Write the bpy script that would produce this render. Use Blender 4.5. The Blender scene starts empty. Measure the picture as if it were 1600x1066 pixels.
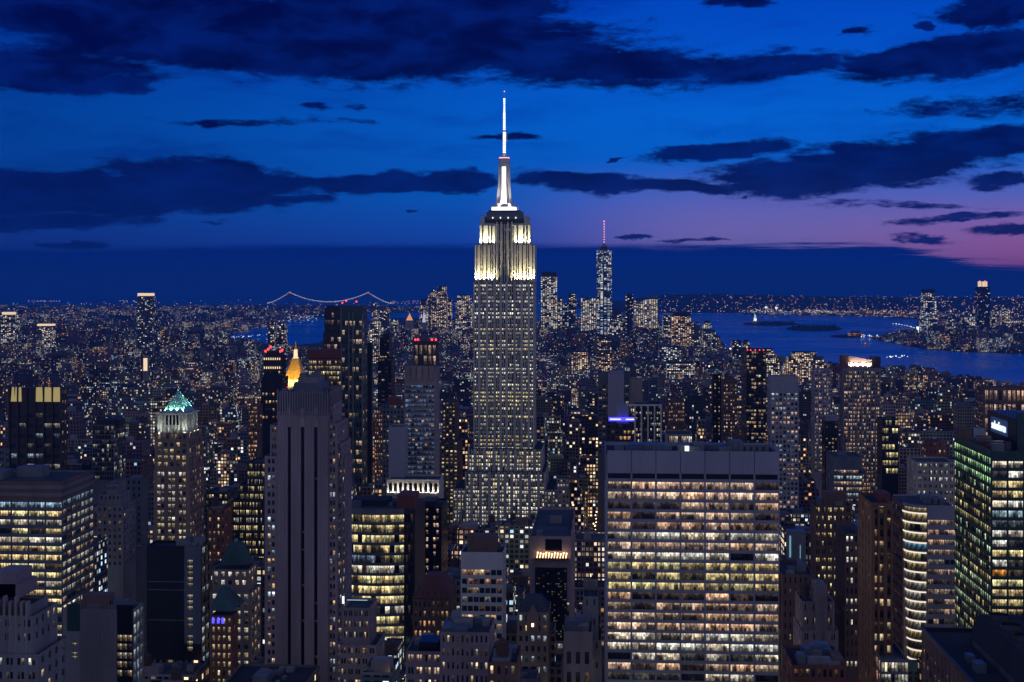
import bpy, math, random
import numpy as np
R = math.radians
C = bpy.context.scene.collection
sc = bpy.context.scene
F = 2140.0; EYE = 260.0; HY = 446.0; TH = math.atan(145/2140)
# ---------------------------------------------------------------- camera
cam = bpy.data.objects.new('camera', bpy.data.cameras.new('camera')); C.objects.link(cam); sc.camera = cam
cam.location = (0, 0, EYE); cam.rotation_euler = (math.pi/2, 0, TH)
cam.data.lens = F/1600*36; cam.data.sensor_width = 36; cam.data.shift_y = -87/1600
cam.data.clip_start = 1; cam.data.clip_end = 90000
sc.view_settings.view_transform = 'Standard'; sc.view_settings.look = 'None'
sc.view_settings.exposure = 0; sc.view_settings.gamma = 1
sc.cycles.max_bounces = 4; sc.cycles.diffuse_bounces = 1; sc.cycles.glossy_bounces = 2
sc.cycles.sample_clamp_indirect = 1.5; sc.cycles.sample_clamp_direct = 0
sc.cycles.use_denoising = True; sc.cycles.denoiser = 'OPENIMAGEDENOISE'; sc.cycles.denoising_input_passes = 'RGB_ALBEDO_NORMAL'

# ---------------------------------------------------------------- node helpers
class NT:
    def __init__(s, tree): s.t = tree; s.n = tree.nodes; s.l = tree.links; s.n.clear()
    def node(s, typ, **k):
        n = s.n.new(typ)
        for a, v in k.items(): setattr(n, a, v)
        return n
    def put(s, sock, v):
        if hasattr(v, 'is_output'): s.l.new(v, sock)
        elif v is not None:
            if isinstance(v, (tuple, list)) and len(v) == 3 and sock.type == 'RGBA': v = (*v, 1)
            sock.default_value = v
    def m(s, op, a, b=None, c=None, clamp=False):
        n = s.node('ShaderNodeMath', operation=op, use_clamp=clamp)
        for i, v in enumerate((a, b, c)):
            if v is not None: s.put(n.inputs[i], v)
        return n.outputs[0]
    def vm(s, op, a, b=None, out=0):
        n = s.node('ShaderNodeVectorMath', operation=op)
        s.put(n.inputs[0], a)
        if b is not None: s.put(n.inputs[1], b)
        return n.outputs[out]
    def mix(s, f, a, b, bl='MIX'):
        n = s.node('ShaderNodeMix', data_type='RGBA', blend_type=bl, clamp_factor=True)
        s.put(n.inputs[0], f); s.put(n.inputs[6], a); s.put(n.inputs[7], b)
        return n.outputs[2]
    def ramp(s, v, lo, hi, a=0.0, b=1.0, smooth=True):
        n = s.node('ShaderNodeMapRange', interpolation_type='SMOOTHSTEP' if smooth else 'LINEAR')
        for i, x in enumerate((v, lo, hi, a, b)): s.put(n.inputs[i], x)
        return n.outputs[0]
    def xyz(s, x, y, z=0.0):
        n = s.node('ShaderNodeCombineXYZ')
        for i, v in enumerate((x, y, z)): s.put(n.inputs[i], v)
        return n.outputs[0]
    def sep(s, v):
        n = s.node('ShaderNodeSeparateXYZ'); s.put(n.inputs[0], v); return n.outputs
    def noise(s, v, scale, detail=3, rough=.5, out=0):
        n = s.node('ShaderNodeTexNoise'); s.put(n.inputs['Vector'], v)
        n.inputs['Scale'].default_value = scale; n.inputs['Detail'].default_value = detail; n.inputs['Roughness'].default_value = rough
        return n.outputs[out]
    def white(s, v, out=0):
        n = s.node('ShaderNodeTexWhiteNoise'); s.put(n.inputs['Vector'], v); return n.outputs[out]
    def attr(s, name, out='Color'):
        return s.node('ShaderNodeAttribute', attribute_name=name).outputs[out]

# ---------------------------------------------------------------- sky (world): dusk gradient, drifting cloud, horizon bank
def sky():
    w = bpy.data.worlds.new('World'); sc.world = w; w.use_nodes = True
    t = NT(w.node_tree)
    d = t.sep(t.node('ShaderNodeTexCoord').outputs['Generated'])
    az = t.m('ADD', t.m('ARCTAN2', d[0], d[1]), TH)            # 0 = down the middle of the view, + to the west
    hyp = t.m('SQRT', t.m('ADD', t.m('MULTIPLY', d[0], d[0]), t.m('MULTIPLY', d[1], d[1])))
    el = t.m('DIVIDE', d[2], t.m('MAXIMUM', hyp, .02))
    P = t.xyz(t.m('MULTIPLY', az, 21.4), t.m('MULTIPLY', el, 21.4))     # hundredths of the sky: 1 = 2.7 degrees
    n1 = t.noise(t.vm('MULTIPLY', P, (0.35, 1.0, 1)), 1.2, 7, .62, 1)
    n2 = t.noise(t.vm('MULTIPLY', P, (0.34, 1.3, 1)), 4.5, 6, .62, 0)
    W = t.vm('ADD', P, t.vm('MULTIPLY', t.vm('SUBTRACT', n1, (.5, .5, .5)), (1.9, .62, 0)))
    CL = [  # photo x, y, rx, ry, tilt, strength
        (560,55,560,92,-2,1.35),(250,50,330,70,-3,1.2),(60,105,240,52,0,1.1),(40,15,260,50,0,1.2),(900,100,330,56,-2,1.15),(1180,102,230,30,0,1.0),(1500,82,300,40,3,1.2),
        (1570,15,120,42,0,1),(1150,5,65,13,0,1),(1350,47,28,11,0,1),(1455,38,24,10,0,.9),(700,15,260,60,0,1.1),
        (110,300,400,50,-1,1.4),(330,278,215,42,-6,1.15),(560,285,190,24,0,1.1),(700,285,130,20,0,1.1),(60,345,220,20,0,.95),(420,315,130,18,0,.9),
        (910,283,160,22,-4,1.15),(1110,234,165,20,5,1.1),(1330,263,310,50,4,1.25),(1530,228,190,40,3,1.15),(1060,290,140,18,-5,1.1),(1560,286,80,16,0,.9),
        (165,130,85,22,0,.95),(325,187,24,11,0,.95),(500,165,30,10,0,.95),(790,210,80,12,0,.85),(560,165,34,9,0,.8),(955,245,18,6,0,.85),(1160,305,12,5,0,.8),
        (1500,165,230,28,0,.62),(1500,345,150,9,3,.75),(1580,361,90,12,2,.85),(1440,372,80,7,-4,.7),(990,374,48,6,3,.8),(1090,378,60,5,0,.7),(80,135,140,24,0,.85),
        (110,377,90,7,0,.7),(300,392,20,10,0,.6),(640,332,14,4,0,.7),(340,348,30,5,0,.7),(1400,322,200,9,-4,.62),(430,185,300,10,0,.5),
    ]
    field = None
    for (x, y, rx, ry, tilt, s) in CL:
        n = t.node('ShaderNodeMapping', vector_type='TEXTURE')
        t.put(n.inputs['Vector'], W)
        n.inputs['Location'].default_value = (math.atan((x-800)/F)*21.4, (HY-y)/math.hypot(F, x-800)*21.4, 0)
        n.inputs['Rotation'].default_value = (0, 0, R(tilt))
        n.inputs['Scale'].default_value = (rx/100, ry/100, 1)
        g = t.node('ShaderNodeTexGradient', gradient_type='SPHERICAL'); t.l.new(n.outputs[0], g.inputs[0])
        v = t.m('MULTIPLY', g.outputs['Fac'], s*1.6)
        v = t.m('MINIMUM', v, s)
        field = v if field is None else t.m('MAXIMUM', field, v)
    n3 = t.noise(t.vm('MULTIPLY', W, (.7, 1.5, 1)), 13, 4, .6, 0)
    dens = t.m('ADD', field, t.m('ADD', t.m('MULTIPLY', t.m('SUBTRACT', n2, .5), 1.7), t.m('MULTIPLY', t.m('SUBTRACT', n3, .5), .5)))
    dens = t.m('MULTIPLY', t.ramp(dens, .24, .80), t.ramp(field, .0, .3))
    # clear dusk gradient
    azp = t.m('MULTIPLY', az, 21.4); elp = t.m('MULTIPLY', el, 21.4)
    r = t.node('ShaderNodeValToRGB'); t.put(r.inputs[0], t.m('DIVIDE', elp, 20.0))
    e = r.color_ramp.elements
    e[0].position = 0; e[0].color = (.004, .055, .42, 1); e[1].position = 1; e[1].color = (.010, .035, .20, 1)
    for p, c in ((.035, (.010, .078, .49)), (.07, (.003, .120, .60)), (.13, (.001, .125, .66)), (.18, (.001, .088, .60)), (.24, (.0, .055, .52)), (.5, (.004, .035, .26))):
        q = e.new(p); q.color = (*c, 1)
    base = t.mix(t.ramp(azp, -9, 3.5, 0, 1), t.mix(1.0, r.outputs[0], (.6, .42, .5), 'MULTIPLY'), r.outputs[0])
    wisp = t.noise(t.vm('MULTIPLY', W, (.18, 1.1, 1)), 1.6, 5, .6, 0)
    base = t.mix(t.m('MULTIPLY', t.ramp(wisp, .45, .72), t.ramp(elp, .6, 1.6)), base, t.mix(1.0, base, (.55, .62, .78), 'MULTIPLY'))
    pk = t.m('MULTIPLY', t.ramp(azp, -.9, 3.4), t.ramp(elp, 2.05, .7))
    base = t.mix(t.m('MULTIPLY', pk, .95), base, (.20, .160, .50))
    pk2 = t.m('MULTIPLY', t.ramp(azp, 3.6, 8.2), t.ramp(elp, 1.35, .35))
    base = t.mix(t.m('MULTIPLY', pk2, .95), base, (.37, .115, .37))
    cshade = t.mix(t.ramp(t.noise(t.vm('MULTIPLY', W, (.5, 1.3, 1)), 1.7, 6, .6), .36, .66), (.0002, .0016, .055), (.0006, .011, .145))
    cshade = t.mix(t.m('MULTIPLY', t.ramp(elp, 2.6, .9), .5), cshade, (.002, .018, .165))
    col = t.mix(t.m('MULTIPLY', dens, .97), base, cshade)
    # bank of cloud lying on the horizon, its top edge falling away to the west
    edge = t.m('ADD', t.m('MULTIPLY', t.ramp(azp, -7.5, -3.0), .10), .51)
    edge = t.m('SUBTRACT', edge, t.m('MULTIPLY', t.ramp(azp, 5.4, 7.6), .36))
    nb = t.noise(t.xyz(t.m('MULTIPLY', azp, .7), t.m('MULTIPLY', elp, 16.0)), .9, 6, .66)
    edge = t.m('ADD', edge, t.m('MULTIPLY', t.m('SUBTRACT', nb, .5), t.ramp(azp, 0, 6.5, .09, .62)))
    bank = t.ramp(t.m('SUBTRACT', elp, edge), .08, -.06)
    bcol = t.mix(t.ramp(elp, .65, -.1), (.0006, .018, .20), (.001, .032, .29))
    bcol = t.mix(t.ramp(azp, -9, 0, .25, 0), bcol, (.0, .008, .12))
    col = t.mix(bank, col, bcol)
    # the rest of the dome: over and behind the city, an unseen paler violet dusk added to light the facades
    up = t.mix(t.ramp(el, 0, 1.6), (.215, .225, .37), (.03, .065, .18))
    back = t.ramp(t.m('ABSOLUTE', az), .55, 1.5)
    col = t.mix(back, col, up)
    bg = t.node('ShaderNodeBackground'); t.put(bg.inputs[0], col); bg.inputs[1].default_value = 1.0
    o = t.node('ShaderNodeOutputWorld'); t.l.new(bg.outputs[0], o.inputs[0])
    w.cycles.sampling_method = 'MANUAL'; w.cycles.sample_map_resolution = 512
sky()

# ---------------------------------------------------------------- materials
def newmat(name):
    m = bpy.data.materials.new(name); m.use_nodes = True
    t = NT(m.node_tree)
    b = t.node('ShaderNodeBsdfPrincipled'); o = t.node('ShaderNodeOutputMaterial'); t.l.new(b.outputs[0], o.inputs[0])
    m.cycles.emission_sampling = 'NONE'
    return m, t, b
def solid(name, col, rough=.75, metal=0, var=.25, scale=.12, streak=True):
    m, t, b = newmat(name)
    co = t.node('ShaderNodeTexCoord').outputs['Object']
    v = t.vm('MULTIPLY', co, (1, 1, .18 if streak else 1))
    n = t.noise(v, scale, 5, .6); n2 = t.noise(co, .9, 3, .5)
    k = t.m('ADD', t.ramp(n, .3, .7, 1-var, 1+var*.5), t.m('MULTIPLY', t.m('SUBTRACT', n2, .5), var))
    t.put(b.inputs['Base Color'], t.vm('SCALE', col, None)); sc_ = b.inputs['Base Color'].links[0].from_node
    sc_.inputs[0].default_value = col; t.put(sc_.inputs['Scale'], k)
    b.inputs['Roughness'].default_value = rough; b.inputs['Metallic'].default_value = metal
    return m
def glow(name, col, s, sample=True):
    m, t, b = newmat(name)
    b.inputs['Base Color'].default_value = (.3, .3, .3, 1)
    b.inputs['Emission Color'].default_value = (*col, 1); b.inputs['Emission Strength'].default_value = s
    if sample: m.cycles.emission_sampling = 'AUTO'
    return m
def window_mat():
    """glass pane of one real window; face attribute 'lit' = colour of the room light (rgb) and pane height (a)"""
    m, t, b = newmat('window_glass')
    lit = t.attr('lit'); hgt = t.attr('lit', 'Alpha')
    uv = t.node('ShaderNodeUVMap', uv_map='uv').outputs[0]
    s = t.sep(uv); vn = t.m('DIVIDE', s[1], hgt)
    cell = t.xyz(t.m('FLOOR', t.m('DIVIDE', s[0], .75)), t.m('FLOOR', t.m('DIVIDE', s[1], 1.15)))
    w = t.white(cell)
    fu = t.m('FRACT', t.m('DIVIDE', s[0], .75))
    people = t.noise(t.vm('MULTIPLY', uv, (1.25, .55, 1)), 1.0, 2, .6)
    pane = t.white(t.xyz(t.m('FLOOR', t.m('DIVIDE', s[0], 1.9)), 3.1, 7.7))
    room = t.noise(t.xyz(t.m('MULTIPLY', s[0], .16), 5.5, 1.5), 1.0, 2)
    k = t.m('ADD', .22, t.m('MULTIPLY', w, .75))
    k = t.m('MULTIPLY', k, t.ramp(pane, .0, .9, .25, 1.6))
    k = t.m('MULTIPLY', k, t.ramp(room, .36, .56, .25, 1.25))
    k = t.m('MULTIPLY', k, t.ramp(people, .42, .56, .72, 1.12))
    desk = t.white(t.xyz(t.m('FLOOR', t.m('DIVIDE', s[0], .95)), 9.1, 2.2))
    k = t.m('MULTIPLY', k, t.m('SUBTRACT', 1.0, t.m('MULTIPLY', t.m('GREATER_THAN', desk, .45), t.ramp(vn, .52, .38, 0, .72))))
    ceil = t.ramp(vn, .60, .86, 0, .85)
    k = t.m('ADD', k, t.m('MULTIPLY', ceil, t.ramp(t.noise(t.vm('MULTIPLY', uv, (1.4, .2, 1)), 1.0, 1), .4, .6, .1, 1)))
    k = t.m('MULTIPLY', k, t.ramp(vn, .0, .3, .5, 1.0))
    k = t.m('MULTIPLY', k, t.ramp(fu, .0, .07, .4, 1.0, False))
    t.put(b.inputs['Emission Color'], lit); t.put(b.inputs['Emission Strength'], k)
    t.put(b.inputs['Base Color'], (.012, .016, .024)); b.inputs['Roughness'].default_value = .12
    b.inputs['Specular IOR Level'].default_value = .35
    return m
def city_mat():
    """masonry and its windows for buildings too small to model pane by pane; face attributes carry wall colour, window module and share lit"""
    m, t, b = newmat('masonry_with_windows')
    wall = t.attr('wallcol'); seed = t.attr('wallcol', 'Alpha')
    wp = t.sep(t.attr('winp')); hue0 = t.attr('winp', 'Alpha'); hue = t.m('SUBTRACT', hue0, t.m('MULTIPLY', t.m('GREATER_THAN', hue0, 1.5), 2.0))
    uv = t.sep(t.node('ShaderNodeUVMap', uv_map='uv').outputs[0])
    cu = t.m('DIVIDE', uv[0], wp[0]); cv = t.m('DIVIDE', uv[1], wp[1])
    iu = t.m('FLOOR', cu); iv = t.m('FLOOR', cv); fu = t.m('SUBTRACT', cu, iu); fv = t.m('SUBTRACT', cv, iv)
    sd = t.m('MULTIPLY', seed, 917.0)
    rc = t.white(t.xyz(iu, iv, sd), 1); rs = t.sep(rc)
    fl = t.white(t.xyz(iv, sd, 7.3)); bl = t.noise(t.xyz(t.m('MULTIPLY', iu, .33), t.m('MULTIPLY', iv, .21), sd), 1.0, 2)
    p = t.m('MULTIPLY', wp[2], t.ramp(bl, .35, .65, .35, 1.5))
    p = t.m('ADD', p, t.m('MULTIPLY', t.m('GREATER_THAN', fl, .90), t.m('MULTIPLY', wp[2], 1.2)))
    on = t.m('LESS_THAN', rs[0], p)
    win = t.m('MULTIPLY', t.m('LESS_THAN', t.m('ABSOLUTE', t.m('SUBTRACT', fu, .5)), .31), t.m('LESS_THAN', t.m('ABSOLUTE', t.m('SUBTRACT', fv, .5)), .30))
    nrm = t.sep(t.node('ShaderNodeNewGeometry').outputs['Normal'])
    side = t.m('LESS_THAN', t.m('ABSOLUTE', nrm[2]), .3)
    win = t.m('MULTIPLY', win, t.m('MULTIPLY', side, t.m('GREATER_THAN', wp[2], .0001)))
    mull = t.ramp(t.m('ABSOLUTE', t.m('SUBTRACT', fu, .5)), .02, .05, .55, 1, False)
    q = t.m('ADD', t.m('ADD', hue, .09), t.m('MULTIPLY', t.m('SUBTRACT', rs[1], .5), .75))
    c = t.mix(t.ramp(q, .1, .5), (1, .50, .20), (1, .76, .45))
    c = t.mix(t.ramp(q, .6, .82), c, (.88, .95, .95))
    c = t.mix(t.m('GREATER_THAN', t.m('MULTIPLY', q, rs[2]), .93), c, (.35, .65, 1))
    st = t.m('MULTIPLY', t.m('POWER', rs[2], 1.9), 1.9)
    st = t.m('MULTIPLY', t.m('ADD', st, .10), t.m('ADD', 1.0, t.m('MULTIPLY', t.m('GREATER_THAN', hue0, 1.5), -.42)))
    st = t.m('MULTIPLY', st, mull)
    t.put(b.inputs['Emission Color'], c)
    t.put(b.inputs['Emission Strength'], t.m('MULTIPLY', t.m('MULTIPLY', on, win), st))
    co = t.node('ShaderNodeTexCoord').outputs['Object']
    gr = t.ramp(t.noise(t.vm('MULTIPLY', co, (1, 1, .2)), .1, 4, .6), .3, .7, .65, 1.15)
    band = t.ramp(t.m('ABSOLUTE', t.m('SUBTRACT', fv, .02)), .03, .06, 1.2, 1, False)
    wc = t.node('ShaderNodeVectorMath', operation='SCALE'); t.put(wc.inputs[0], wall); t.put(wc.inputs['Scale'], t.m('MULTIPLY', gr, band))
    t.put(b.inputs['Base Color'], t.mix(win, wc.outputs[0], (.012, .016, .022)))
    t.put(b.inputs['Roughness'], t.m('SUBTRACT', .8, t.m('MULTIPLY', win, .62)))
    return m
WIN = window_mat(); CITY = city_mat()
M = dict(
    stone=solid('limestone', (.36, .30, .27)), paleS=solid('pale_limestone', (.47, .43, .38)), brown=solid('brown_brick', (.19, .115, .085)),
    red=solid('red_brick', (.22, .09, .06)), tan=solid('tan_brick', (.33, .23, .17)), grey=solid('grey_concrete', (.27, .255, .26)),
    dark=solid('dark_bronze_metal', (.035, .032, .036), .4), black=solid('black_cladding', (.012, .013, .016), .3),
    slot=solid('black_window_strip', (.004, .004, .006), .25), trav=solid('travertine_cladding', (.37, .365, .44), .55, var=.14, scale=.05),
    shaft=solid('grey_brick_shaft', (.38, .30, .31), var=.3, scale=.05), steel=solid('blue_grey_metal_cladding', (.13, .155, .19), .4),
    white=solid('white_metal_fins', (.62, .62, .62), .5, var=.1), pil=solid('orange_brown_granite', (.26, .13, .06), .5),
    greenm=solid('green_steel_cladding', (.03, .075, .06), .3), roof=solid('roof_felt', (.07, .08, .10), .95, streak=False, scale=.05, var=.5),
    roofd=solid('dark_roof_felt', (.03, .033, .045), .95, streak=False), copperd=solid('dull_green_copper_roof', (.05, .12, .11), .7, var=.35), copper=solid('green_copper_roof', (.24, .56, .47), .6, var=.15),
    slate=solid('grey_slate_roof', (.06, .065, .08), .7), gold=solid('gilded_tile_roof', (.75, .42, .06), .45, .2, var=.15), metal=solid('galvanised_duct_metal', (.22, .23, .25), .5, .3),
    wood=solid('water_tank_wood', (.10, .06, .04), .9), rust=solid('rust_red_roof_screen', (.20, .07, .05), .8), esb=solid('buff_limestone_piers', (.64, .63, .54), .7, var=.14),
    spand=solid('dark_aluminium_spandrels', (.05, .055, .055), .5), bronze=solid('mast_aluminium', (.55, .55, .55), .35, .4, var=.1),
    street=solid('asphalt_street', (.05, .05, .055), .9, streak=False), island=solid('dark_island_ground', (.03, .035, .03), .95, streak=False),
    tree=solid('dark_foliage', (.02, .03, .015), .95, streak=False), verdi=solid('verdigris_copper', (.25, .42, .36), .6),
    pavers=solid('pale_paving', (.2, .19, .18), .9, streak=False), ivory=solid('ivory_terracotta', (.52, .49, .42), .7, var=.12),
)
G = dict(ledw=glow('white_led_glow', (.80, .86, 1), 3.0), redl=glow('red_warning_glow', (1, .04, .03), 3.2), blue=glow('blue_neon_glow', (.06, .05, 1), 2.3),
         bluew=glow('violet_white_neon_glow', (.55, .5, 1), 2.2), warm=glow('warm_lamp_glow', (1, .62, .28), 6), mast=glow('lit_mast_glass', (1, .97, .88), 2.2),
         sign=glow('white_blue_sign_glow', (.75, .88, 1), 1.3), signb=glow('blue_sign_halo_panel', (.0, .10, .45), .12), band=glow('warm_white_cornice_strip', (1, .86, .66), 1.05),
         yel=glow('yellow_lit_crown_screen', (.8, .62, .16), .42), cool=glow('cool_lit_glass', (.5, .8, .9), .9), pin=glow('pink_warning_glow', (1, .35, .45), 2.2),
         crown=glow('warm_lit_crown_strip', (1, .72, .42), 1.1), shore=glow('shore_lamp_glow', (1, .62, .30), 1.8), shorew=glow('white_shore_lamp_glow', (.80, .95, 1), 1.8),
         blank=glow('cyan_lit_floor', (.25, .65, .8), .5))

# ---------------------------------------------------------------- geometry helpers
def P(px, py, D):
    """point of the city that the photo shows at px, py, at distance D down the avenues"""
    c, s = math.cos(TH), math.sin(TH); k = (px-800)/F
    t = D/(k*s+c)
    return (t*(k*c-s), D, EYE + t*(HY-py)/F)
def X(px, D): return P(px, HY, D)[0]
def Z(py, D, px=800): return P(px, py, D)[2]
def Gd(px, py, z=0):
    c, s = math.cos(TH), math.sin(TH); k = (px-800)/F
    t = (EYE-z)*F/(py-HY)
    return (t*(k*c-s), t*(k*s+c))
def proj(x, y, z):
    c, s = math.cos(TH), math.sin(TH)
    cx = x*c + y*s; cy = -x*s + y*c
    if cy < 1: cy = 1
    return 800+F*cx/cy, HY-F*(z-EYE)/cy
class MB:
    def __init__(s): s.v = []; s.f = []; s.uv = []; s.a = {}; s.mi = []
    def face(s, pts, uv=None, mi=0, **at):
        n = len(s.v); s.v += pts; s.f.append(tuple(range(n, n+len(pts)))); s.mi.append(mi)
        s.uv += uv if uv else [(0, 0)]*len(pts)
        for k, v in at.items(): s.a.setdefault(k, []).append(v)
    def box(s, x0, x1, y0, y1, z0, z1, bottom=False, mi=0, top=True, uv0=0, **at):
        if x1 < x0: x0, x1 = x1, x0
        w, d, h = x1-x0, y1-y0, z1-z0
        s.face([(x0,y0,z0),(x1,y0,z0),(x1,y0,z1),(x0,y0,z1)], [(uv0,0),(uv0+w,0),(uv0+w,h),(uv0,h)], mi, **at)
        s.face([(x1,y0,z0),(x1,y1,z0),(x1,y1,z1),(x1,y0,z1)], [(uv0+w,0),(uv0+w+d,0),(uv0+w+d,h),(uv0+w,h)], mi, **at)
        s.face([(x1,y1,z0),(x0,y1,z0),(x0,y1,z1),(x1,y1,z1)], [(uv0+w+d,0),(uv0+2*w+d,0),(uv0+2*w+d,h),(uv0+w+d,h)], mi, **at)
        s.face([(x0,y1,z0),(x0,y0,z0),(x0,y0,z1),(x0,y1,z1)], [(uv0-d,0),(uv0,0),(uv0,h),(uv0-d,h)], mi, **at)
        if top: s.face([(x0,y0,z1),(x1,y0,z1),(x1,y1,z1),(x0,y1,z1)], None, mi, **at)
        if bottom: s.face([(x0,y1,z0),(x1,y1,z0),(x1,y0,z0),(x0,y0,z0)], None, mi, **at)
    def loft(s, rings, cap=True, mi=0, **at):
        """rings: list of equal-length point lists, bottom to top"""
        for a, b in zip(rings, rings[1:]):
            n = len(a)
            L = 0
            for i in range(n):
                j = (i+1) % n; w = math.dist(a[i][:2], a[j][:2]); h = math.dist(a[i], b[i]) + .001
                s.face([a[i], a[j], b[j], b[i]], [(L, a[i][2]), (L+w, a[i][2]), (L+w, b[i][2]), (L, b[i][2])], mi, **at); L += w
        if cap: s.face(list(rings[-1]), None, mi, **at)
    def frus(s, cx, cy, z0, z1, r0, r1, n=12, sy=1, cap=True, **at):
        s.loft([[(cx+r*math.cos(2*math.pi*(i+.5)/n), cy+sy*r*math.sin(2*math.pi*(i+.5)/n), z) for i in range(n)] for z, r in ((z0, r0), (z1, max(r1, .01)))], cap, **at)
    def pyr(s, x0, x1, y0, y1, z0, z1, tx=.02, **at):
        mx, my = (x0+x1)/2, (y0+y1)/2; a, b = (x1-x0)/2*tx, (y1-y0)/2*tx
        s.loft([[(x0,y0,z0),(x1,y0,z0),(x1,y1,z0),(x0,y1,z0)], [(mx-a,my-b,z1),(mx+a,my-b,z1),(mx+a,my+b,z1),(mx-a,my+b,z1)]], True, **at)
    def tube(s, a, b, r, n=6, **at):
        a = np.array(a, float); b = np.array(b, float); d = b-a; L = np.linalg.norm(d); d = d/max(L, 1e-6)
        u = np.cross(d, (0, 0, 1) if abs(d[2]) < .9 else (1, 0, 0)); u /= np.linalg.norm(u); w = np.cross(d, u)
        rr = [[tuple(p + r*(math.cos(2*math.pi*i/n)*u + math.sin(2*math.pi*i/n)*w)) for i in range(n)] for p in (a, b)]
        s.loft(rr, True, **at)
    def build(s, name, mats, parent=None, off=(0, 0, 0)):
        me = bpy.data.meshes.new(name)
        o3 = np.array(off)
        vv = np.array(s.v, dtype=np.float64) - o3
        me.from_pydata(vv.tolist() if len(vv) < 50 else [tuple(r) for r in vv], [], s.f)
        if any(u != (0, 0) for u in s.uv[:8]) or s.a:
            l = me.uv_layers.new(name='uv'); l.data.foreach_set('uv', np.array(s.uv, dtype=np.float32).ravel())
        for k, v in s.a.items():
            at = me.attributes.new(k, 'FLOAT_COLOR', 'FACE'); at.data.foreach_set('color', np.array(v, dtype=np.float32).ravel())
        mats = mats if isinstance(mats, (list, tuple)) else [mats]
        for mm in mats: me.materials.append(mm)
        if len(mats) > 1: me.polygons.foreach_set('material_index', np.array(s.mi, dtype=np.int32))
        o = bpy.data.objects.new(name, me); C.objects.link(o)
        if parent is not None: o.parent = parent
        else: o.location = off
        return o
def tag(o, label=None, cat=None, group=None, kind=None):
    for k, v in (('label', label), ('category', cat), ('group', group), ('kind', kind)):
        if v: o[k] = v
    return o

# ---------------------------------------------------------------- buildings made part by part
PAL = dict(warm=[(1,.70,.38),(1,.62,.30),(1,.80,.52)], yellow=[(1,.80,.36),(.95,.85,.42),(1,.74,.34)], white=[(1,.90,.70),(.95,.92,.80),(1,.84,.60)],
           cool=[(.75,.92,1),(.85,.95,.95),(.65,.85,1)], green=[(.75,.95,.55),(.85,.9,.5),(.6,.85,.6)], orange=[(1,.50,.20),(1,.6,.3),(1,.7,.4)], peach=[(1,.66,.45),(1,.72,.5),(1,.6,.36)],
           blue=[(.25,.5,1),(.5,.7,1),(.35,.6,.9)])
class Lit:
    def __init__(s, p=.5, pal='warm', s_=.8, fl=.2, mixp=None, low=.25):
        s.p, s.pal, s.s, s.fl, s.mix, s.low, s.c = p, pal, s_, fl, mixp, low, {}
    def __call__(s, rng, f, c):
        if f not in s.c:
            s.c[f] = (min(1, max(0, s.p + s.fl*rng.uniform(-1, 1))), PAL[s.mix if s.mix and rng.random() < .3 else s.pal], rng.uniform(.75, 1.2))
        p, pal, k = s.c[f]
        if rng.random() > p: return (0.003, .0035, .004) if rng.random() > s.low else tuple(.06*x for x in pal[0])
        q = pal[rng.randrange(3)]; k *= s.s*rng.uniform(.45, 1.25)
        return tuple(k*x for x in q)
BL = []          # every building: (x0,x1,yt,yb,D, short name)
ALLB = []
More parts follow.
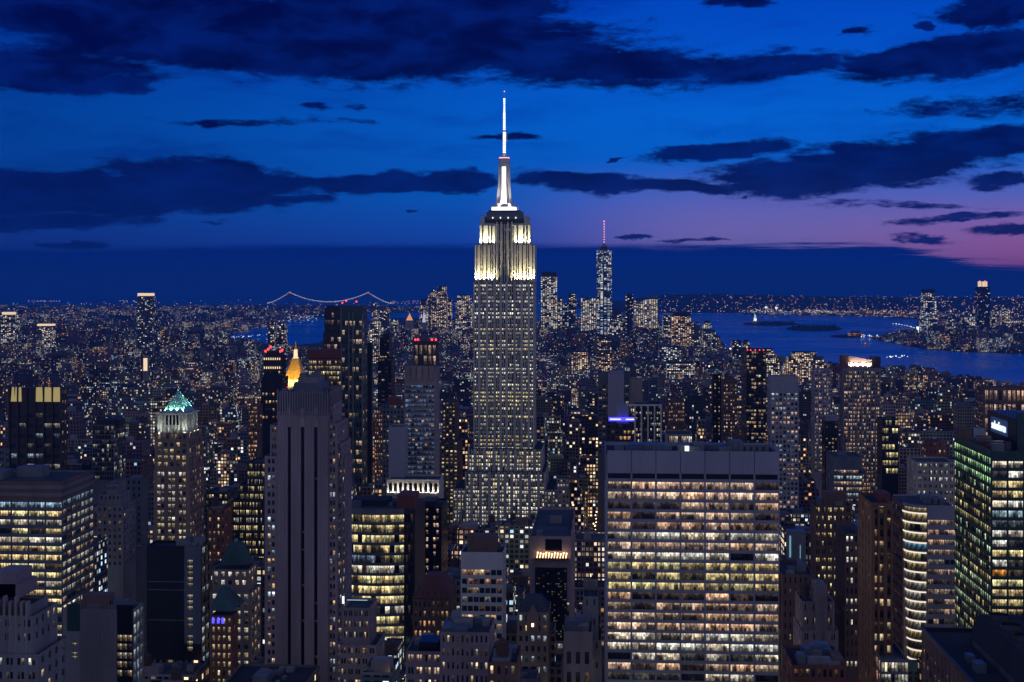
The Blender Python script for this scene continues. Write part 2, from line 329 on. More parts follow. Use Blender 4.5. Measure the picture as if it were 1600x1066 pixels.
class Bld:
    def __init__(s, name, label, D, xl, xr, yt, yb, short, cat='building', group=None):
        s.name, s.label, s.cat, s.D, s.rng, s.group = name, label, cat, D, random.Random(hash_(label)), group
        s.p = {}; s.w = []; s.attach = []; s.sub = []; s.span = (xl, xr, yt, yb); s.short = short
        s.foot = [1e9, -1e9, 1e9, -1e9]
        BL.append((xl, xr, yt, yb, D, short)); ALLB.append(s)
    def mb(s, part, mat): return s.p.setdefault((part, mat), MB())
    def box(s, part, mat, x0, x1, y0, y1, z0, z1, **k): s.mb(part, mat).box(x0, x1, y0, y1, z0, z1, **k)
    def one(s, part, mat, mb, parent=None): s.attach.append((part, mat, mb))
    def ibox(s, part, mat, x0, x1, y0, y1, z0, z1):
        m = MB(); m.box(x0, x1, y0, y1, z0, z1); s.attach.append((part, mat, m)); return m
    def facade(s, face, lo, hi, pos, z0, z1, cols, fh, wf, lit, mat, rec=.4, sp=.1, tm=1.2, zvis=0, spm=None, mull=None, arch=False):
        """piers and spandrels standing proud of a recessed wall, with a glass pane in every opening"""
        sg = {'F': -1, 'L': -1, 'R': 1}[face]
        def bx(part, mt, u0, u1, d0, d1, a, b_):     # d measured inwards from the outer plane
            if u1-u0 < .02 or b_-a < .02: return
            if face == 'F': s.box(part, mt, u0, u1, pos+d0, pos+d1, a, b_)
            else:
                xs = sorted((pos-sg*d0, pos-sg*d1)); s.box(part, mt, xs[0], xs[1], u0, u1, a, b_)
        edges = [lo] + [e for c in cols for e in c] + [hi]
        for i in range(0, len(edges), 2): bx('wall', mat, edges[i], edges[i+1], 0, rec, max(z0, zvis-6), z1)
        if zvis-6 > z0: bx('wall', mat, lo, hi, 0, rec, z0, zvis-6)
        top = z1 - tm; f = 0
        zb = z1; rows = []
        while top - fh*wf > max(z0+.5, zvis-5):
            rows.append((top-fh*wf, top)); top -= fh
        prev = z1
        for (a, b_) in rows:
            bx('wall', spm or mat, lo+.02, hi-.02, sp, rec-.01, b_, prev); prev = a
        bx('wall', spm or mat, lo+.02, hi-.02, sp, rec-.01, max(z0, zvis-6), prev)
        e = rec-.03
        for f, (a, b_) in enumerate(rows):
            for c, (u0, u1) in enumerate(cols):
                col = lit(s.rng, f, c); uo = s.rng.uniform(0, 400)
                if face == 'F': q = [(u0,pos+e,a),(u1,pos+e,a),(u1,pos+e,b_),(u0,pos+e,b_)]
                elif face == 'R': q = [(pos-e,u0,a),(pos-e,u1,a),(pos-e,u1,b_),(pos-e,u0,b_)]
                else: q = [(pos+e,u1,a),(pos+e,u0,a),(pos+e,u0,b_),(pos+e,u1,b_)]
                w = u1-u0; s.w.append((q, [(uo,0),(uo+w,0),(uo+w,b_-a),(uo,b_-a)], (*col, b_-a)))
                if mull:
                    n = mull
                    for k in range(1, n): 
                        um = u0+(u1-u0)*k/n; bx('window_mullions', 'spand', um-.06, um+.06, e-.12, e-.02, a, b_)
    def block(s, x0, x1, y0, y1, z0, z1, F_=None, S_=None, mat='stone', roofm='roof', rec=.4, par=1.0):
        """one solid tier: front facade towards the camera and the side facade the camera can see"""
        if x1 < x0: x0, x1 = x1, x0
        right = proj((x0+x1)/2, y0, z1)[0] < 945
        s.foot = [min(s.foot[0], x0), max(s.foot[1], x1), min(s.foot[2], y0), max(s.foot[3], y1)]
        zt = z1-par
        cx0 = x0 + (0 if right else rec); cx1 = x1 - (rec if right else 0)
        s.box('wall', mat, cx0, cx1, y0+rec, y1, z0, zt-.05, top=False)
        s.box('wall', mat, x0 if right else cx0, x0+.35 if right else cx1, y0+rec, y1, zt-.05, z1) if right else s.box('wall', mat, x1-.35, x1, y0+rec, y1, zt-.05, z1)
        s.box('wall', mat, x0+.36, x1-.36 if right else x1-.36, y1-.35, y1, zt-.05, z1)
        zf = zt-.05
        rm = MB(); rm.face([(cx0-.01,y0+rec,zf),(cx1+.01,y0+rec,zf),(cx1+.01,y1,zf),(cx0-.01,y1,zf)]); s.attach.append(('roof', roofm, rm))
        for face, sp in (('F', F_), ('S', S_)):
            if face == 'F': lo, hi, pos, fc = x0, x1, y0, 'F'
            else: lo, hi, pos, fc = y0+rec, y1, (x1 if right else x0), ('R' if right else 'L')
            if sp is None:
                if fc == 'F': s.box('wall', mat, lo, hi, pos, pos+rec, z0, z1)
                elif fc == 'R': s.box('wall', mat, pos-rec, pos, lo, hi, z0, z1)
                else: s.box('wall', mat, pos, pos+rec, lo, hi, z0, z1)
                continue
            sp = dict(sp); n = sp.pop('n'); fr = sp.pop('fw', .5); g = sp.pop('g', 1); mg = sp.pop('mg', .02); gp = sp.pop('gp', .1)
            zr = sp.pop('zvis', None)
            if zr is None: zr = EYE - (min(s.span[3]+12, 1090)-HY)*y0/F
            L = hi-lo; lo2, hi2 = lo+L*mg, hi-L*mg; m_ = (hi2-lo2)/n; cols = []
            for i in range(n):
                c = lo2+m_*(i+.5); wd = m_*fr
                for k in range(g):
                    u0 = c-wd/2 + wd*k/g + (gp*m_/2 if k else 0); u1 = c-wd/2 + wd*(k+1)/g - (gp*m_/2 if k < g-1 else 0)
                    cols.append((u0, u1))
            s.facade(fc, lo, hi, pos, z0, z1, cols, mat=sp.pop('mat', mat), zvis=zr, rec=rec, **sp)
    def tank(s, x, y, z, r=2.2):
        m = MB(); m.frus(x, y, z+2.2, z+6.2, r, r*.95, 12); m.frus(x, y, z+6.2, z+7.8, r*1.08, .1, 12)
        l = MB()
        for a, b_ in ((-1,-1),(1,-1),(1,1),(-1,1)): l.box(x+a*r*.6-.15, x+a*r*.6+.15, y+b_*r*.6-.15, y+b_*r*.6+.15, z, z+2.3)
        s.attach.append(('water_tank', 'wood', m, ('tank_stand', 'dark', l)))
    def lampball(s, x, y, z, r, mat='redl', name='warning_light'):
        r *= .72; m = MB(); m.frus(x, y, z, z+r, r*.6, r, 8); m.frus(x, y, z+r, z+2*r, r, r*.5, 8); s.attach.append((name, mat, m))
    def clutter(s, x0, x1, y0, y1, z, n=4, mats=('metal', 'grey', 'steel')):
        for _ in range(n):
            w, d, h = s.rng.uniform(2, 7), s.rng.uniform(2, 5), s.rng.uniform(1.2, 4)
            if x1-x0 < w+1 or y1-y0 < d+1: continue
            x = s.rng.uniform(x0, x1-w); y = s.rng.uniform(y0, y1-d)
            s.ibox('rooftop_unit', s.rng.choice(mats), x, x+w, y, y+d, z, z+h)
    def finish(s):
        f = s.foot; off = ((f[0]+f[1])/2, (f[2]+f[3])/2, 0)
        e = bpy.data.objects.new(s.name, None); e.empty_display_size = 5; C.objects.link(e); e.location = off
        tag(e, s.label, s.cat, s.group)
        for (part, mat), mb in s.p.items(): mb.build(part, M.get(mat) or G.get(mat) or mat, e, off)
        for it in s.attach:
            o = it[2].build(it[0], M.get(it[1]) or G.get(it[1]) or it[1], e, off)
            if len(it) > 3: it[3][2].build(it[3][0], M.get(it[3][1]) or G[it[3][1]], o, off)
        if s.w:
            def score(w):
                q = w[0]; c = [sum(p[i] for p in q)/4 for i in range(3)]; x, y = proj(*c)
                if x < 0 or x > 1600 or y > 1066: return -1
                for (a, b_, yt, yb, D, nm) in BL:
                    if D < s.D-5 and a < x < b_ and y > yt: return 0
                a = proj(*q[0]); b_ = proj(*q[2]); return abs((a[0]-b_[0])*(a[1]-b_[1]))
            sc_ = sorted(((score(w), i) for i, w in enumerate(s.w)), reverse=True)
            keep = [i for v, i in sc_[:100] if v > 0 or len(s.w) <= 100]
            ks = set(keep)
            for i in keep:
                m = MB(); q, uv, c = s.w[i]; m.face(q, uv, lit=c); m.build('window', WIN, e, off)
            rest = [w for i, w in enumerate(s.w) if i not in ks]
            if rest:
                m = MB()
                for q, uv, c in rest: m.face(q, uv, lit=c)
                tag(m.build('glazing', WIN, e, off), 'further rows of small windows', None, None, 'stuff')
        return e
def hash_(st):
    h = 7
    for ch in st: h = (h*131+ord(ch)) % 1000003
    return h
def rect(b, xl, xr, yt, D, dep, zb=0):
    """x0,x1,y0,y1,z0,z1 of a block whose front face spans xl..xr with its top at yt"""
    return X(xl, D), X(xr, D), D, D+dep, zb, P((xl+xr)/2, yt, D)[2]
def dep(D, c, s): return D*abs((c-945)/(s-945)-1)
def tower(name, label, short, D, xl, xr, yt, yb, d, F_=None, S_=None, mat='stone', tiers=(), pent=(), side=None, clutter=0, roofm='roof', tanks=0, par=1.0):
    """a building of stacked tiers; tiers = (xl, xr, ytop) from the widest up, each set back a little; pent = rooftop blocks (xl, xr, ytop, mat)"""
    b = Bld(name, label, D, min(xl, side or xl), max(xr, side or xr), yt, yb, short)
    if side: d = dep(D, xr if side > xr else xl, side)
    L = list(tiers) or [(xl, xr, yt)]
    zb, off = 0, 0
    for i, (a, c, y) in enumerate(L):
        x0, x1, y0, y1, z0, z1 = rect(b, a, c, y, D+off, d-2*off)
        b.block(x0, x1, y0, y1, zb, z1, F_, S_, mat, roofm, par=par); zb = z1-par-.1; off += min(2.0, d*.08)
    off -= min(2.0, d*.08)
    z = z1-par-.05
    for (a, c, y, mt) in pent:
        b.ibox('penthouse', mt, X(a, D+off+3), X(c, D+off+3), D+off+3, D+off+3+max(4, (d-2*off)*.5), z, Z(y, D+off+3))
    if clutter: b.clutter(min(x0, x1)+1, max(x0, x1)-1, y0+1.5, y1-1, z, clutter)
    for k in range(tanks): b.tank(b.rng.uniform(min(x0,x1)+3, max(x0,x1)-3), b.rng.uniform(y0+3, max(y0+3.1, y1-3)), z)
    return b, (x0, x1, y0, y1, z)

# ============================================================ the floodlit spire skyscraper
def spire():
    D = 1290
    b = Bld('spire_skyscraper', 'very tall stepped limestone skyscraper with floodlit white crown and needle mast', D, 727, 869, 142, 826, 'floodlit spire skyscraper', 'skyscraper')
    lt = Lit(.64, 'white', 1.1, .45, 'yellow', low=.8)
    def sec(xa, xb, groups, y0, zt, zb, lit=lt, dpt=30, x=None, mat='esb', rec=.9, tm=2.5, wf=.55, fh=3.75):
        xs0, xs1 = X(xa, y0), X(xb, y0); n = sum(groups)+len(groups)*1.05; L = xs1-xs0; u = L/n; cols = []; c = xs0+u*.52
        for g in groups:
            for k in range(g): cols.append((c+u*.2, c+u*.8)); c += u
            c += u*1.05
        b.facade('F', xs0, xs1, y0, zb, zt, cols, fh, wf, lit, mat, rec=rec, sp=.45, tm=tm, spm='spand', zvis=40)
        return xs0, xs1
    def core(xa, xb, y0, y1, zb, zt, mat='esb'):
        x0, x1 = X(xa, y0), X(xb, y0); b.box('wall', mat, x0+.02, x1-.02, y0+.9, y1, zb, zt)
        b.ibox('roof', 'roofd', x0+.5, x1-.5, y0+1.4, y1-.5, zt-.2, zt+.25)
        return x0, x1
    zA = Z(441, D); zB = Z(383, D+3); zC = Z(354, D+6)
    # main shaft, its centre bays drawn back
    for (a, c, g, y) in ((739.6, 773, [2,3,3], D), (773, 804, [2,2,3], D+2.2), (804, 834.5, [3,3,2], D)):
        sec(a, c, g, y, zA, 0)
    core(739.6, 834.5, D+2.3, D+40, 0, zA)
    x1 = X(834.5, D); b.facade('R', D+3.3, D+40, x1+.02, 0, zA, [(D+6+i*4.6, D+8.4+i*4.6) for i in range(7)], 3.75, .6, Lit(.3, 'warm', .5), 'esb', spm='spand', zvis=60)
    # lower tiers
    tiers = [(731, 846.5, [2,3,3,2,2,2,3,3,2], 702, 9), (726.5, 852, [2,3,3,3,2,2,3,3,3,2], 738, 16), (708, 727, [2,2,2], 764, 10), (848, 870, [2,2,2], 765, 10)]
    for (a, c, g, y, dd) in tiers:
        z = Z(y, D-dd); sec(a, c, g, D-dd, z, 0, lit=Lit(.76, 'white', 1.05, .32, 'yellow', low=.8), wf=.72); core(a, c, D-dd, D+44+dd, 0, z-.5)
    # upper shaft (the lit part)
    for (a, c, g) in ((742, 773, [1,2,1,2]), (803.5, 835.6, [2,1,2,1])):
        sec(a, c, g, D+3, zB, zA, Lit(.45, 'yellow', .6), tm=6, wf=.5); core(a, c, D+3, D+36, zA, zB)
    b.facade('R', D+4, D+36, X(835.6, D+3)+.02, zA, zB, [(D+7+i*5, D+9+i*5) for i in range(5)], 3.75, .5, Lit(.2, 'yellow', .4), 'esb', zvis=60)
    for (a, c) in ((749.5, 773), (803.5, 828.5)):
        sec(a, c, [1,2], D+6, Z(352, D+6), zB, Lit(.1, 'yellow', .25), tm=12, wf=.45); core(a, c, D+6, D+34, zB, Z(352, D+6))
        b.box('wall', 'esb', X(a, D+6.5), X(c, D+6.5), D+6.9, D+30, Z(352, D+6), Z(349, D+6))
    # centre bays with finned top
    sec(774, 802.6, [2,2,2], D+4, Z(350, D+4), zA, Lit(.25, 'yellow', .35), tm=5, rec=1.1); core(774, 802.6, D+5, D+32, zA, Z(350, D+4))
    for px in (776.5, 783, 793.5, 800): b.box('wall', 'esb', X(px, D+3.4)-.55, X(px, D+3.4)+.55, D+3.2, D+4.4, zA, Z(347, D+4))
    # dark shoulders and the observation storeys
    for (a, c, y, dd, mt) in ((751, 757, 338, 8, 'esb'), (819, 825.5, 338, 8, 'esb'), (755, 821, 343, 9, 'spand'), (760, 816.5, 331, 12, 'steel'), (763, 813, 328.6, 14, 'spand')):
        b.ibox('observation_storey' if mt != 'esb' else 'corner_turret', mt, X(a, D+dd), X(c, D+dd), D+dd, D+46-dd, Z(353, D+dd), Z(y, D+dd))
    for i in range(9):
        px = 764+i*6; b.ibox('floodlight', 'mast', X(px, D+11)-.35, X(px, D+11)+.35, D+10.4, D+11, Z(341.5, D+11), Z(339.3, D+11)) if i % 2 else None
    cy = D+24; cx = X(788, cy)
    S = cy/F
    def zz(y): return Z(y, cy, 788)
    # mast: lit ledge, flared wings, glass strip, dome
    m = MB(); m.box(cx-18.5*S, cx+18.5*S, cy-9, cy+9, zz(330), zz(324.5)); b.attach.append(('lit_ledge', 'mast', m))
    m = MB(); m.box(cx-19*S, cx+19*S, cy-9.6, cy+9.6, zz(324.5), zz(323)); m.box(cx-15.5*S, cx+15.5*S, cy-8.4, cy+8.4, zz(323), zz(319.5)); b.attach.append(('mast_base', 'bronze', m))
    m = MB()
    prof = [(320, 13.5), (312, 12.2), (300, 10.6), (288, 9.7), (275, 9.2), (260, 9.0)]
    def ring(z, r):
        a = .42*r; return [(cx-r, cy-a, z), (cx-a, cy-a, z), (cx-a, cy-r, z), (cx+a, cy-r, z), (cx+a, cy-a, z), (cx+r, cy-a, z), (cx+r, cy+a, z), (cx+a, cy+a, z), (cx+a, cy+r, z), (cx-a, cy+r, z), (cx-a, cy+a, z), (cx-r, cy+a, z)]
    m.loft([ring(zz(y), r*S) for y, r in prof]); b.attach.append(('mast_shaft', 'bronze', m))
    m = MB()
    prof2 = [(320, 11), (300, 8.4), (275, 7.6), (262, 7.4)]
    m.loft([[(cx+r*S*math.cos(2*math.pi*(i+.5)/8), cy+r*S*math.sin(2*math.pi*(i+.5)/8), zz(y)) for i in range(8)] for y, r in prof2]); b.attach.append(('mast_core', 'bronze', m))
    yf = cy-9.0*S-.35
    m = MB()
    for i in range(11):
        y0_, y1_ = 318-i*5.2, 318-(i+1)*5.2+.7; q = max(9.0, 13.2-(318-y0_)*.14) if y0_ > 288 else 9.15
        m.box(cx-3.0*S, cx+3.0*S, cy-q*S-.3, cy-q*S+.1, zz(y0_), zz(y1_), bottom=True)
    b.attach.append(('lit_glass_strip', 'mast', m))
    m = MB()
    for y, r0, r1, y2 in ((260, 9.6, 9.6, 257.5), (257.5, 8.8, 8.8, 250), (250, 9.4, 9.4, 248)): m.frus(cx, cy, zz(y), zz(y2), r0*S, r1*S, 20)
    b.attach.append(('mast_lantern', 'bronze', m))
    m = MB(); m.frus(cx, cy, zz(248), zz(246.4), 8.2*S, 8.2*S, 20); b.attach.append(('lit_ring', 'pin', m))
    m = MB()
    for (y, r), (y2, r2) in zip([(246.4, 8), (244.5, 7), (243, 5), (241.8, 2.6)], [(244.5, 7), (243, 5), (241.8, 2.6), (241, 2)]): m.frus(cx, cy, zz(y), zz(y2), r*S, r2*S, 20)
    b.attach.append(('dome', 'bronze', m))
    # antenna
    m = MB(); l = MB()
    for a, c_, r in ((241, 205, 1.5), (205, 178, 1.1), (178, 155, .7), (155, 142, .35)):
        m.frus(cx, cy, zz(a), zz(c_), r*S, r*S*.85, 8)
        y = a-2
        while y > c_ and y > 153: l.frus(cx, cy, zz(y), zz(y-1.5), r*S+.5, r*S+.5, 8); y -= 3.4
    for y in (224, 213, 196, 184): m.tube((cx-2.6*S, cy, zz(y)), (cx+2.6*S, cy, zz(y)), .3)
    m.tube((cx+4.0*S, cy, zz(222)), (cx+4.0*S, cy, zz(207)), .35); m.tube((cx, cy, zz(220)), (cx+4*S, cy, zz(220)), .25); m.tube((cx, cy, zz(209)), (cx+4*S, cy, zz(209)), .25)
    b.attach.append(('antenna', 'bronze', m, ('antenna_lights', 'ledw', l)))
    b.lampball(cx, cy, zz(144), .8, 'pin')
    for px, y0_, y1_ in ((768, 331, 319), (772, 331, 321), (805, 330, 318), (810, 331, 322), (762, 340, 330), (815, 341, 328), (822, 340, 334), (754, 340, 333)):
        m = MB(); m.tube((X(px, cy), cy, zz(y0_)), (X(px, cy), cy, zz(y1_)), .22, 5); b.attach.append(('aerial_rod', 'bronze', m))
    e = b.finish()
    # the floodlights standing on the ledges, thrown up the stone
    def spot(px, y, py, aim, watt, ang=60, col=(1, .84, .50)):
        L = bpy.data.lights.new('floodlight_beam', 'SPOT'); L.energy = watt; L.color = col; L.spot_size = R(ang); L.spot_blend = .8; L.shadow_soft_size = .5
        o = bpy.data.objects.new('floodlight_beam', L); C.objects.link(o); p = P(px, py, y); o.location = p
        import mathutils
        t = mathutils.Vector(aim)-mathutils.Vector(p); o.rotation_euler = t.to_track_quat('-Z', 'Y').to_euler(); o['kind'] = 'helper'
        f = MB(); f.box(p[0]-.4, p[0]+.4, p[1]-.9, p[1]-.3, p[2]-1.0, p[2]-.3); q = f.build('floodlight', M['metal'], e, (e.location.x, e.location.y, 0))
    for px in (744, 750, 756, 762, 768.5, 807, 813, 819, 825, 832):
        strong = 2.2 if px in (768.5, 807, 744, 832) else .8
        spot(px, D+.9, 440, (X(px, D+4), D+4.2, Z(405, D)), 19000*strong, 80)
    for px in (777, 799): spot(px, D+1.5, 440.5, (X(px, D+4), D+5, Z(400, D)), 7000, 60)
    for px in (752, 758, 764, 770, 807, 813, 819, 825):
        spot(px, D+3.4, 382, (X(px, D+6), D+7.4, Z(358, D)), 17000, 95, (1, .90, .62))
    for dx in (-9.5, 9.5): spot(788+dx, cy-12, 326, (cx+dx*.3*S, cy-3, zz(300)), 45000, 60, (1, .97, .88))
    spot(778, cy-9, 325, (cx-4*S, cy, zz(275)), 42000, 26, (1, .97, .9)); spot(798, cy-9, 325, (cx+4*S, cy, zz(275)), 42000, 26, (1, .97, .9))
spire()

# ============================================================ right: the big slab with travertine grid
def slab():
    D = 566
    b = Bld('office_slab', 'wide office slab with blank lilac stone top and seven bays of ribbon windows', D, 944, 1219, 690, 1066, 'wide lilac stone slab')
    x0, x1 = X(948, D), X(1218, D); y1 = D+31; zt = Z(703, D)
    x0 = x0-.8; b.foot = [x0, x1, D, y1]
    zb0 = Z(741, D); fh = (Z(765, D)-Z(765+15.62*19, D))/19
    pw = .75; bays = [(x0+.9+(x1-x0-1.0)*i/7, x0+.9+(x1-x0-1.0)*(i+1)/7) for i in range(7)]
    cols = [(a+pw/2, c-pw/2) for a, c in bays]
    b.box('wall', 'trav', x0, x1, D+1.0, y1, 0, zt-1.4, top=False)
    lit = Lit(.75, 'peach', .86, .38, 'white', low=.7)
    lit2 = Lit(.75, 'yellow', .92, .38, 'white', low=.6)
    zbot = zb0 - 2.3
    b.facade('F', x0, x1, D, 0, zbot, cols, fh, .70, lambda r, f, c: (lit2 if f in (8, 9, 10, 16) else lit)(r, f, c), 'trav', rec=1.0, sp=.35, tm=.45, zvis=Z(1085, D), mull=5)
    # mechanical slot, blank top panels with reveals
    b.box('wall', 'trav', x0, x1, D+.35, D+1, zbot, zbot+.9)
    b.box('louvre_slot', 'slot', x0+.5, x1-.5, D+.7, D+.99, zbot+.9, zb0+.8)
    for i, (a, c) in enumerate(bays): b.ibox('top_panel', 'trav', a+.14, c-.14, D+.12, D+1, zb0+.8, zt)
    for i in range(8):
        xx = x0+.9+(x1-x0-1.0)*i/7; xx = min(max(xx, x0+.35), x1-.35); b.box('wall', 'trav', xx-.35, xx+.35, D-.15, D+1, zbot, zb0+.8)
    b.box('wall', 'steel', x0-.25, x0+.0, D+.2, y1, 0, zt+.4)
    for (a, c_, p, q) in ((x0, x0+.6, D+1, y1), (x1-.6, x1, D+1, y1), (x0+.6, x1-.6, y1-.6, y1)): b.box('parapet', 'trav', a, c_, p, q, zt-1.4, zt+.1)
    zr = zt-1.4; b.mb('roof', 'roofd').face([(x0+.5, D+.9, zr), (x1-.5, D+.9, zr), (x1-.5, y1-.5, zr), (x0+.5, y1-.5, zr)])
    b.ibox('roof_screen', 'steel', x0+10, x0+25, D+14, D+24, zr, zr+2.4); b.ibox('roof_screen', 'steel', x0+31, x1-18, D+18, D+25, zr, zr+2.0)
    b.ibox('rooftop_unit', 'metal', x0+4, x0+8, D+10, D+14, zr, zr+1.8)
    m = MB(); m.frus(x0+55, D+18, zr, zr+3.8, 3.6, 3.4, 20); m.frus(x0+55, D+18, zr+3.8, zr+4.4, 2.4, 2.2, 20); b.attach.append(('cooling_tower', 'steel', m))
    for i in range(5): m = MB(); m.frus(x1-14+i*2.6, D+15, zr, zr+2.4, 1.1, 1.1, 12); b.attach.append(('roof_vent', 'metal', m))
    m = MB(); m.box(x0+33, x0+34.6, D+2, D+3, zr, zr+3.2); b.attach.append(('roof_door', 'mast', m))
    b.clutter(x0+2, x1-4, D+4, D+20, zr, 9)
    b.finish()
slab()

# ============================================================ left: tall grey shaft with three dark slots
def shaft():
    D = 608
    b = Bld('slotted_tower', 'tall grey brick tower with three black vertical slots and a ribbed crown', D, 413, 545, 583, 1066, 'three slot grey tower')
    d = 30; z1 = Z(613, D); zc = Z(645, D)
    xs = [434, 449.5, 454.5, 470, 475.6, 490.6, 496, 512]
    X_ = [X(p, D) for p in xs]; x0, x1 = X_[0], X_[-1]
    b.foot = [X(413, D), X(535, D), D, D+40]
    for i in (0, 2, 4, 6):
        a, c = X_[i], X_[i+1]; b.box('wall', 'shaft', a, c, D, D+2, 0, zc)
        for k in (1, 2): xm = a+(c-a)*k/3; b.box('wall', 'shaft', xm-.09, xm+.09, D-.12, D, 0, zc-1)
    for i in (1, 3, 5): b.ibox('dark_slot', 'slot', X_[i], X_[i+1], D+1.1, D+1.9, 0, zc-6)
    for i in (1, 3, 5): 
        b.box('wall', 'shaft', X_[i], X_[i+1], D+.3, D+2, zc-6, zc)
        xm = (X_[i]+X_[i+1])/2; m = MB(); m.pyr(xm-1.2, xm+1.2, D-.5, D+.3, zc-7, zc+3, .15); m.box(xm-.8, xm+.8, D-.45, D+.3, zc-1, zc+1.4); b.attach.append(('finial_ornament', 'stone', m))
    # slots carry a scatter of narrow windows
    for i in (1, 3, 5):
        for f in range(16):
            if b.rng.random() < .18:
                z = zc-14-f*8; m = MB()
                b.w.append(([(X_[i]+.3, D+1.05, z-1.4), (X_[i+1]-.3, D+1.05, z-1.4), (X_[i+1]-.3, D+1.05, z), (X_[i]+.3, D+1.05, z)], [(0,0),(1,0),(1,1.4),(0,1.4)], (.10, .08, .06, 1.4)))
    b.box('wall', 'shaft', x0, x1, D+2, D+d, 0, z1-1.6)
    # crown of close ribs
    b.box('crown', 'steel', x0-.2, x1+.2, D-.1, D+2, zc, z1-1)
    n = 20
    for k in range(n+1):
        xx = x0+(x1-x0)*k/n; b.box('crown', 'shaft', xx-.2, xx+.2, D-.55, D-.1, zc-(1.5 if k % 5 else 3), z1+(.8 if k % 5 == 0 else 0))
    b.box('crown', 'steel', x1+.2, x1+.6, D+2, D+d, zc, z1-.5)
    for k in range(10): yy = D+2+(d-2)*k/9.5; b.box('crown', 'shaft', x1+.6, x1+1.0, yy, yy+.5, zc-1, z1)
    b.box('crown', 'shaft', x0, x1, D+d-.6, D+d, z1-1.6, z1)
    zr = z1-1.6; b.mb('roof', 'roofd').face([(x0, D+2, zr+.05), (x1, D+2, zr+.05), (x1, D+d, zr+.05), (x0, D+d, zr+.05)])
    # side of the shaft: rows of windows
    b.facade('R', D+2, D+d, x1+.4, 0, zc, [(D+5+i*4.4, D+6.6+i*4.4) for i in range(6)], 3.8, .5, Lit(.3, 'warm', .6), 'shaft', zvis=Z(1080, D))
    def dx(a, c, y, y0, y1_, mt): b.ibox('penthouse', mt, X(a, y0), X(c, y0), y0, y1_, zr, Z(y, y0))
    dx(459, 503, 600, D+8, D+24, 'steel'); dx(466, 497, 591, D+9, D+22, 'grey')
    dx(468, 477, 585, D+10, D+18, 'grey'); dx(487, 496, 583, D+10, D+17, 'steel'); dx(440, 448, 609, D+3.5, D+6, 'metal')
    for px, y in ((458, 588), (470, 579), (492, 577), (498, 590)):
        m = MB(); p = P(px, 596, D+12); m.tube(p, (p[0], p[1], Z(y, D+12)), .12, 5); b.attach.append(('aerial_rod', 'metal', m))
    b.lampball(X(449, D+3), D+3, Z(608, D), .35)
    # wings
    lt = Lit(.34, 'warm', .75, .15, 'cool', low=.45)
    def wing(a, c, y, dd, n, depth, side=False, fh=3.75):
        yy = D+dd; x0_, x1_, _, _, _, z = rect(b, a, c, y, yy, depth)
        b.block(x0_, x1_, yy, yy+depth, 0, z, dict(n=n, g=2, fw=.60, gp=.13, fh=fh, wf=.56, lit=lt, mg=.06, spm=None), dict(n=4, g=1, fw=.4, fh=fh, wf=.5, lit=Lit(.3, 'cool', .3)) if side else None, 'shaft')
        f = b.foot; b.foot = [min(f[0], x0_), max(f[1], x1_), D, D+40]
    wing(413.5, 434, 713, 1.2, 1, 24); wing(422, 434, 664, 3.5, 1, 22)
    wing(512, 527, 661, 1.4, 1, 25, True); wing(527.3, 535, 692, 3.8, 1, 21, True); wing(535.3, 539, 716, 5.5, 1, 17, True)
    wing(512, 521, 632, 4.5, 1, 20, True)
    b.finish()
shaft()

# ============================================================ far left: big lit glass office
def leftglass():
    D = 650; d = dep(D, 97, 148)
    b = Bld('glass_office_block', 'broad glass office block with brightly lit white ribbon floors and a dark banded top', D, -60, 148, 742, 1066, 'broad lit glass block')
    x0, x1 = X(-140, D), X(97, D); zt = Z(760, D); zm = Z(790, D); z3 = Z(803, D)
    b.foot = [x0, x1, D, D+d]
    fh = 14.05*D/F
    n = 9; L = (x1-x0)/n
    cols = [(x0+L*i+.35, x0+L*(i+1)-.35) for i in range(n)]
    lt = Lit(.86, 'yellow', 1.15, .2, 'white', low=.7); ls = Lit(.8, 'white', .8, .25, 'peach', low=.7)
    b.box('wall', 'steel', x0, x1-.6, D+.6, D+d, 0, zt-1.1, top=False)
    b.facade('F', x0, x1, D, 0, zm, cols, fh, .60, lambda r, f, c: (.28, .42, .52) if f == 0 else lt(r, f, c), 'steel', rec=.6, sp=.12, tm=1.0, zvis=Z(1085, D), mull=6)
    cs = [(D+.6+(d-.6)*i/7+.25, D+.6+(d-.6)*(i+1)/7-.25) for i in range(7)]
    b.facade('R', D+.6, D+d, x1, 0, zm+.5, cs, fh, .55, lambda r, f, c: (.25, .36, .44) if f == 0 else ls(r, f, c), 'steel', rec=.6, sp=.12, tm=1.0, zvis=Z(1085, D), mull=4)
    # banded plant floors
    k = 5; hs = (zt-zm)/k
    for i in range(k):
        o = 0 if i % 2 else .35; mt = 'metal' if i % 2 else 'dark'; nm = 'metal_band' if i % 2 else 'louvre_band'
        m = MB(); m.box(x0, x1-o, D+o, D+1.2, zm+hs*i, zm+hs*(i+1)-.02); m.box(x1-1.2, x1-o, D+1.2, D+d, zm+hs*i, zm+hs*(i+1)-.02); b.attach.append((nm, 'brown' if not i % 2 else 'metal', m))
    for (a, c_, p, q) in ((x0, x1, D+d-.5, D+d), ): b.box('parapet', 'metal', a, c_, p, q, zt-1.1, zt)
    zr = zt-1.0; b.mb('roof', 'roof').face([(x0, D+1, zr), (x1-1, D+1, zr), (x1-1, D+d-.4, zr), (x0, D+d-.4, zr)])
    b.ibox('penthouse', 'metal', X(26, D+22), X(65, D+22), D+22, D+32, zr, zr+5.0)
    b.ibox('rooftop_unit', 'metal', X(-40, D+12), X(4, D+12), D+12, D+24, zr, zr+4)
    b.finish()
leftglass()

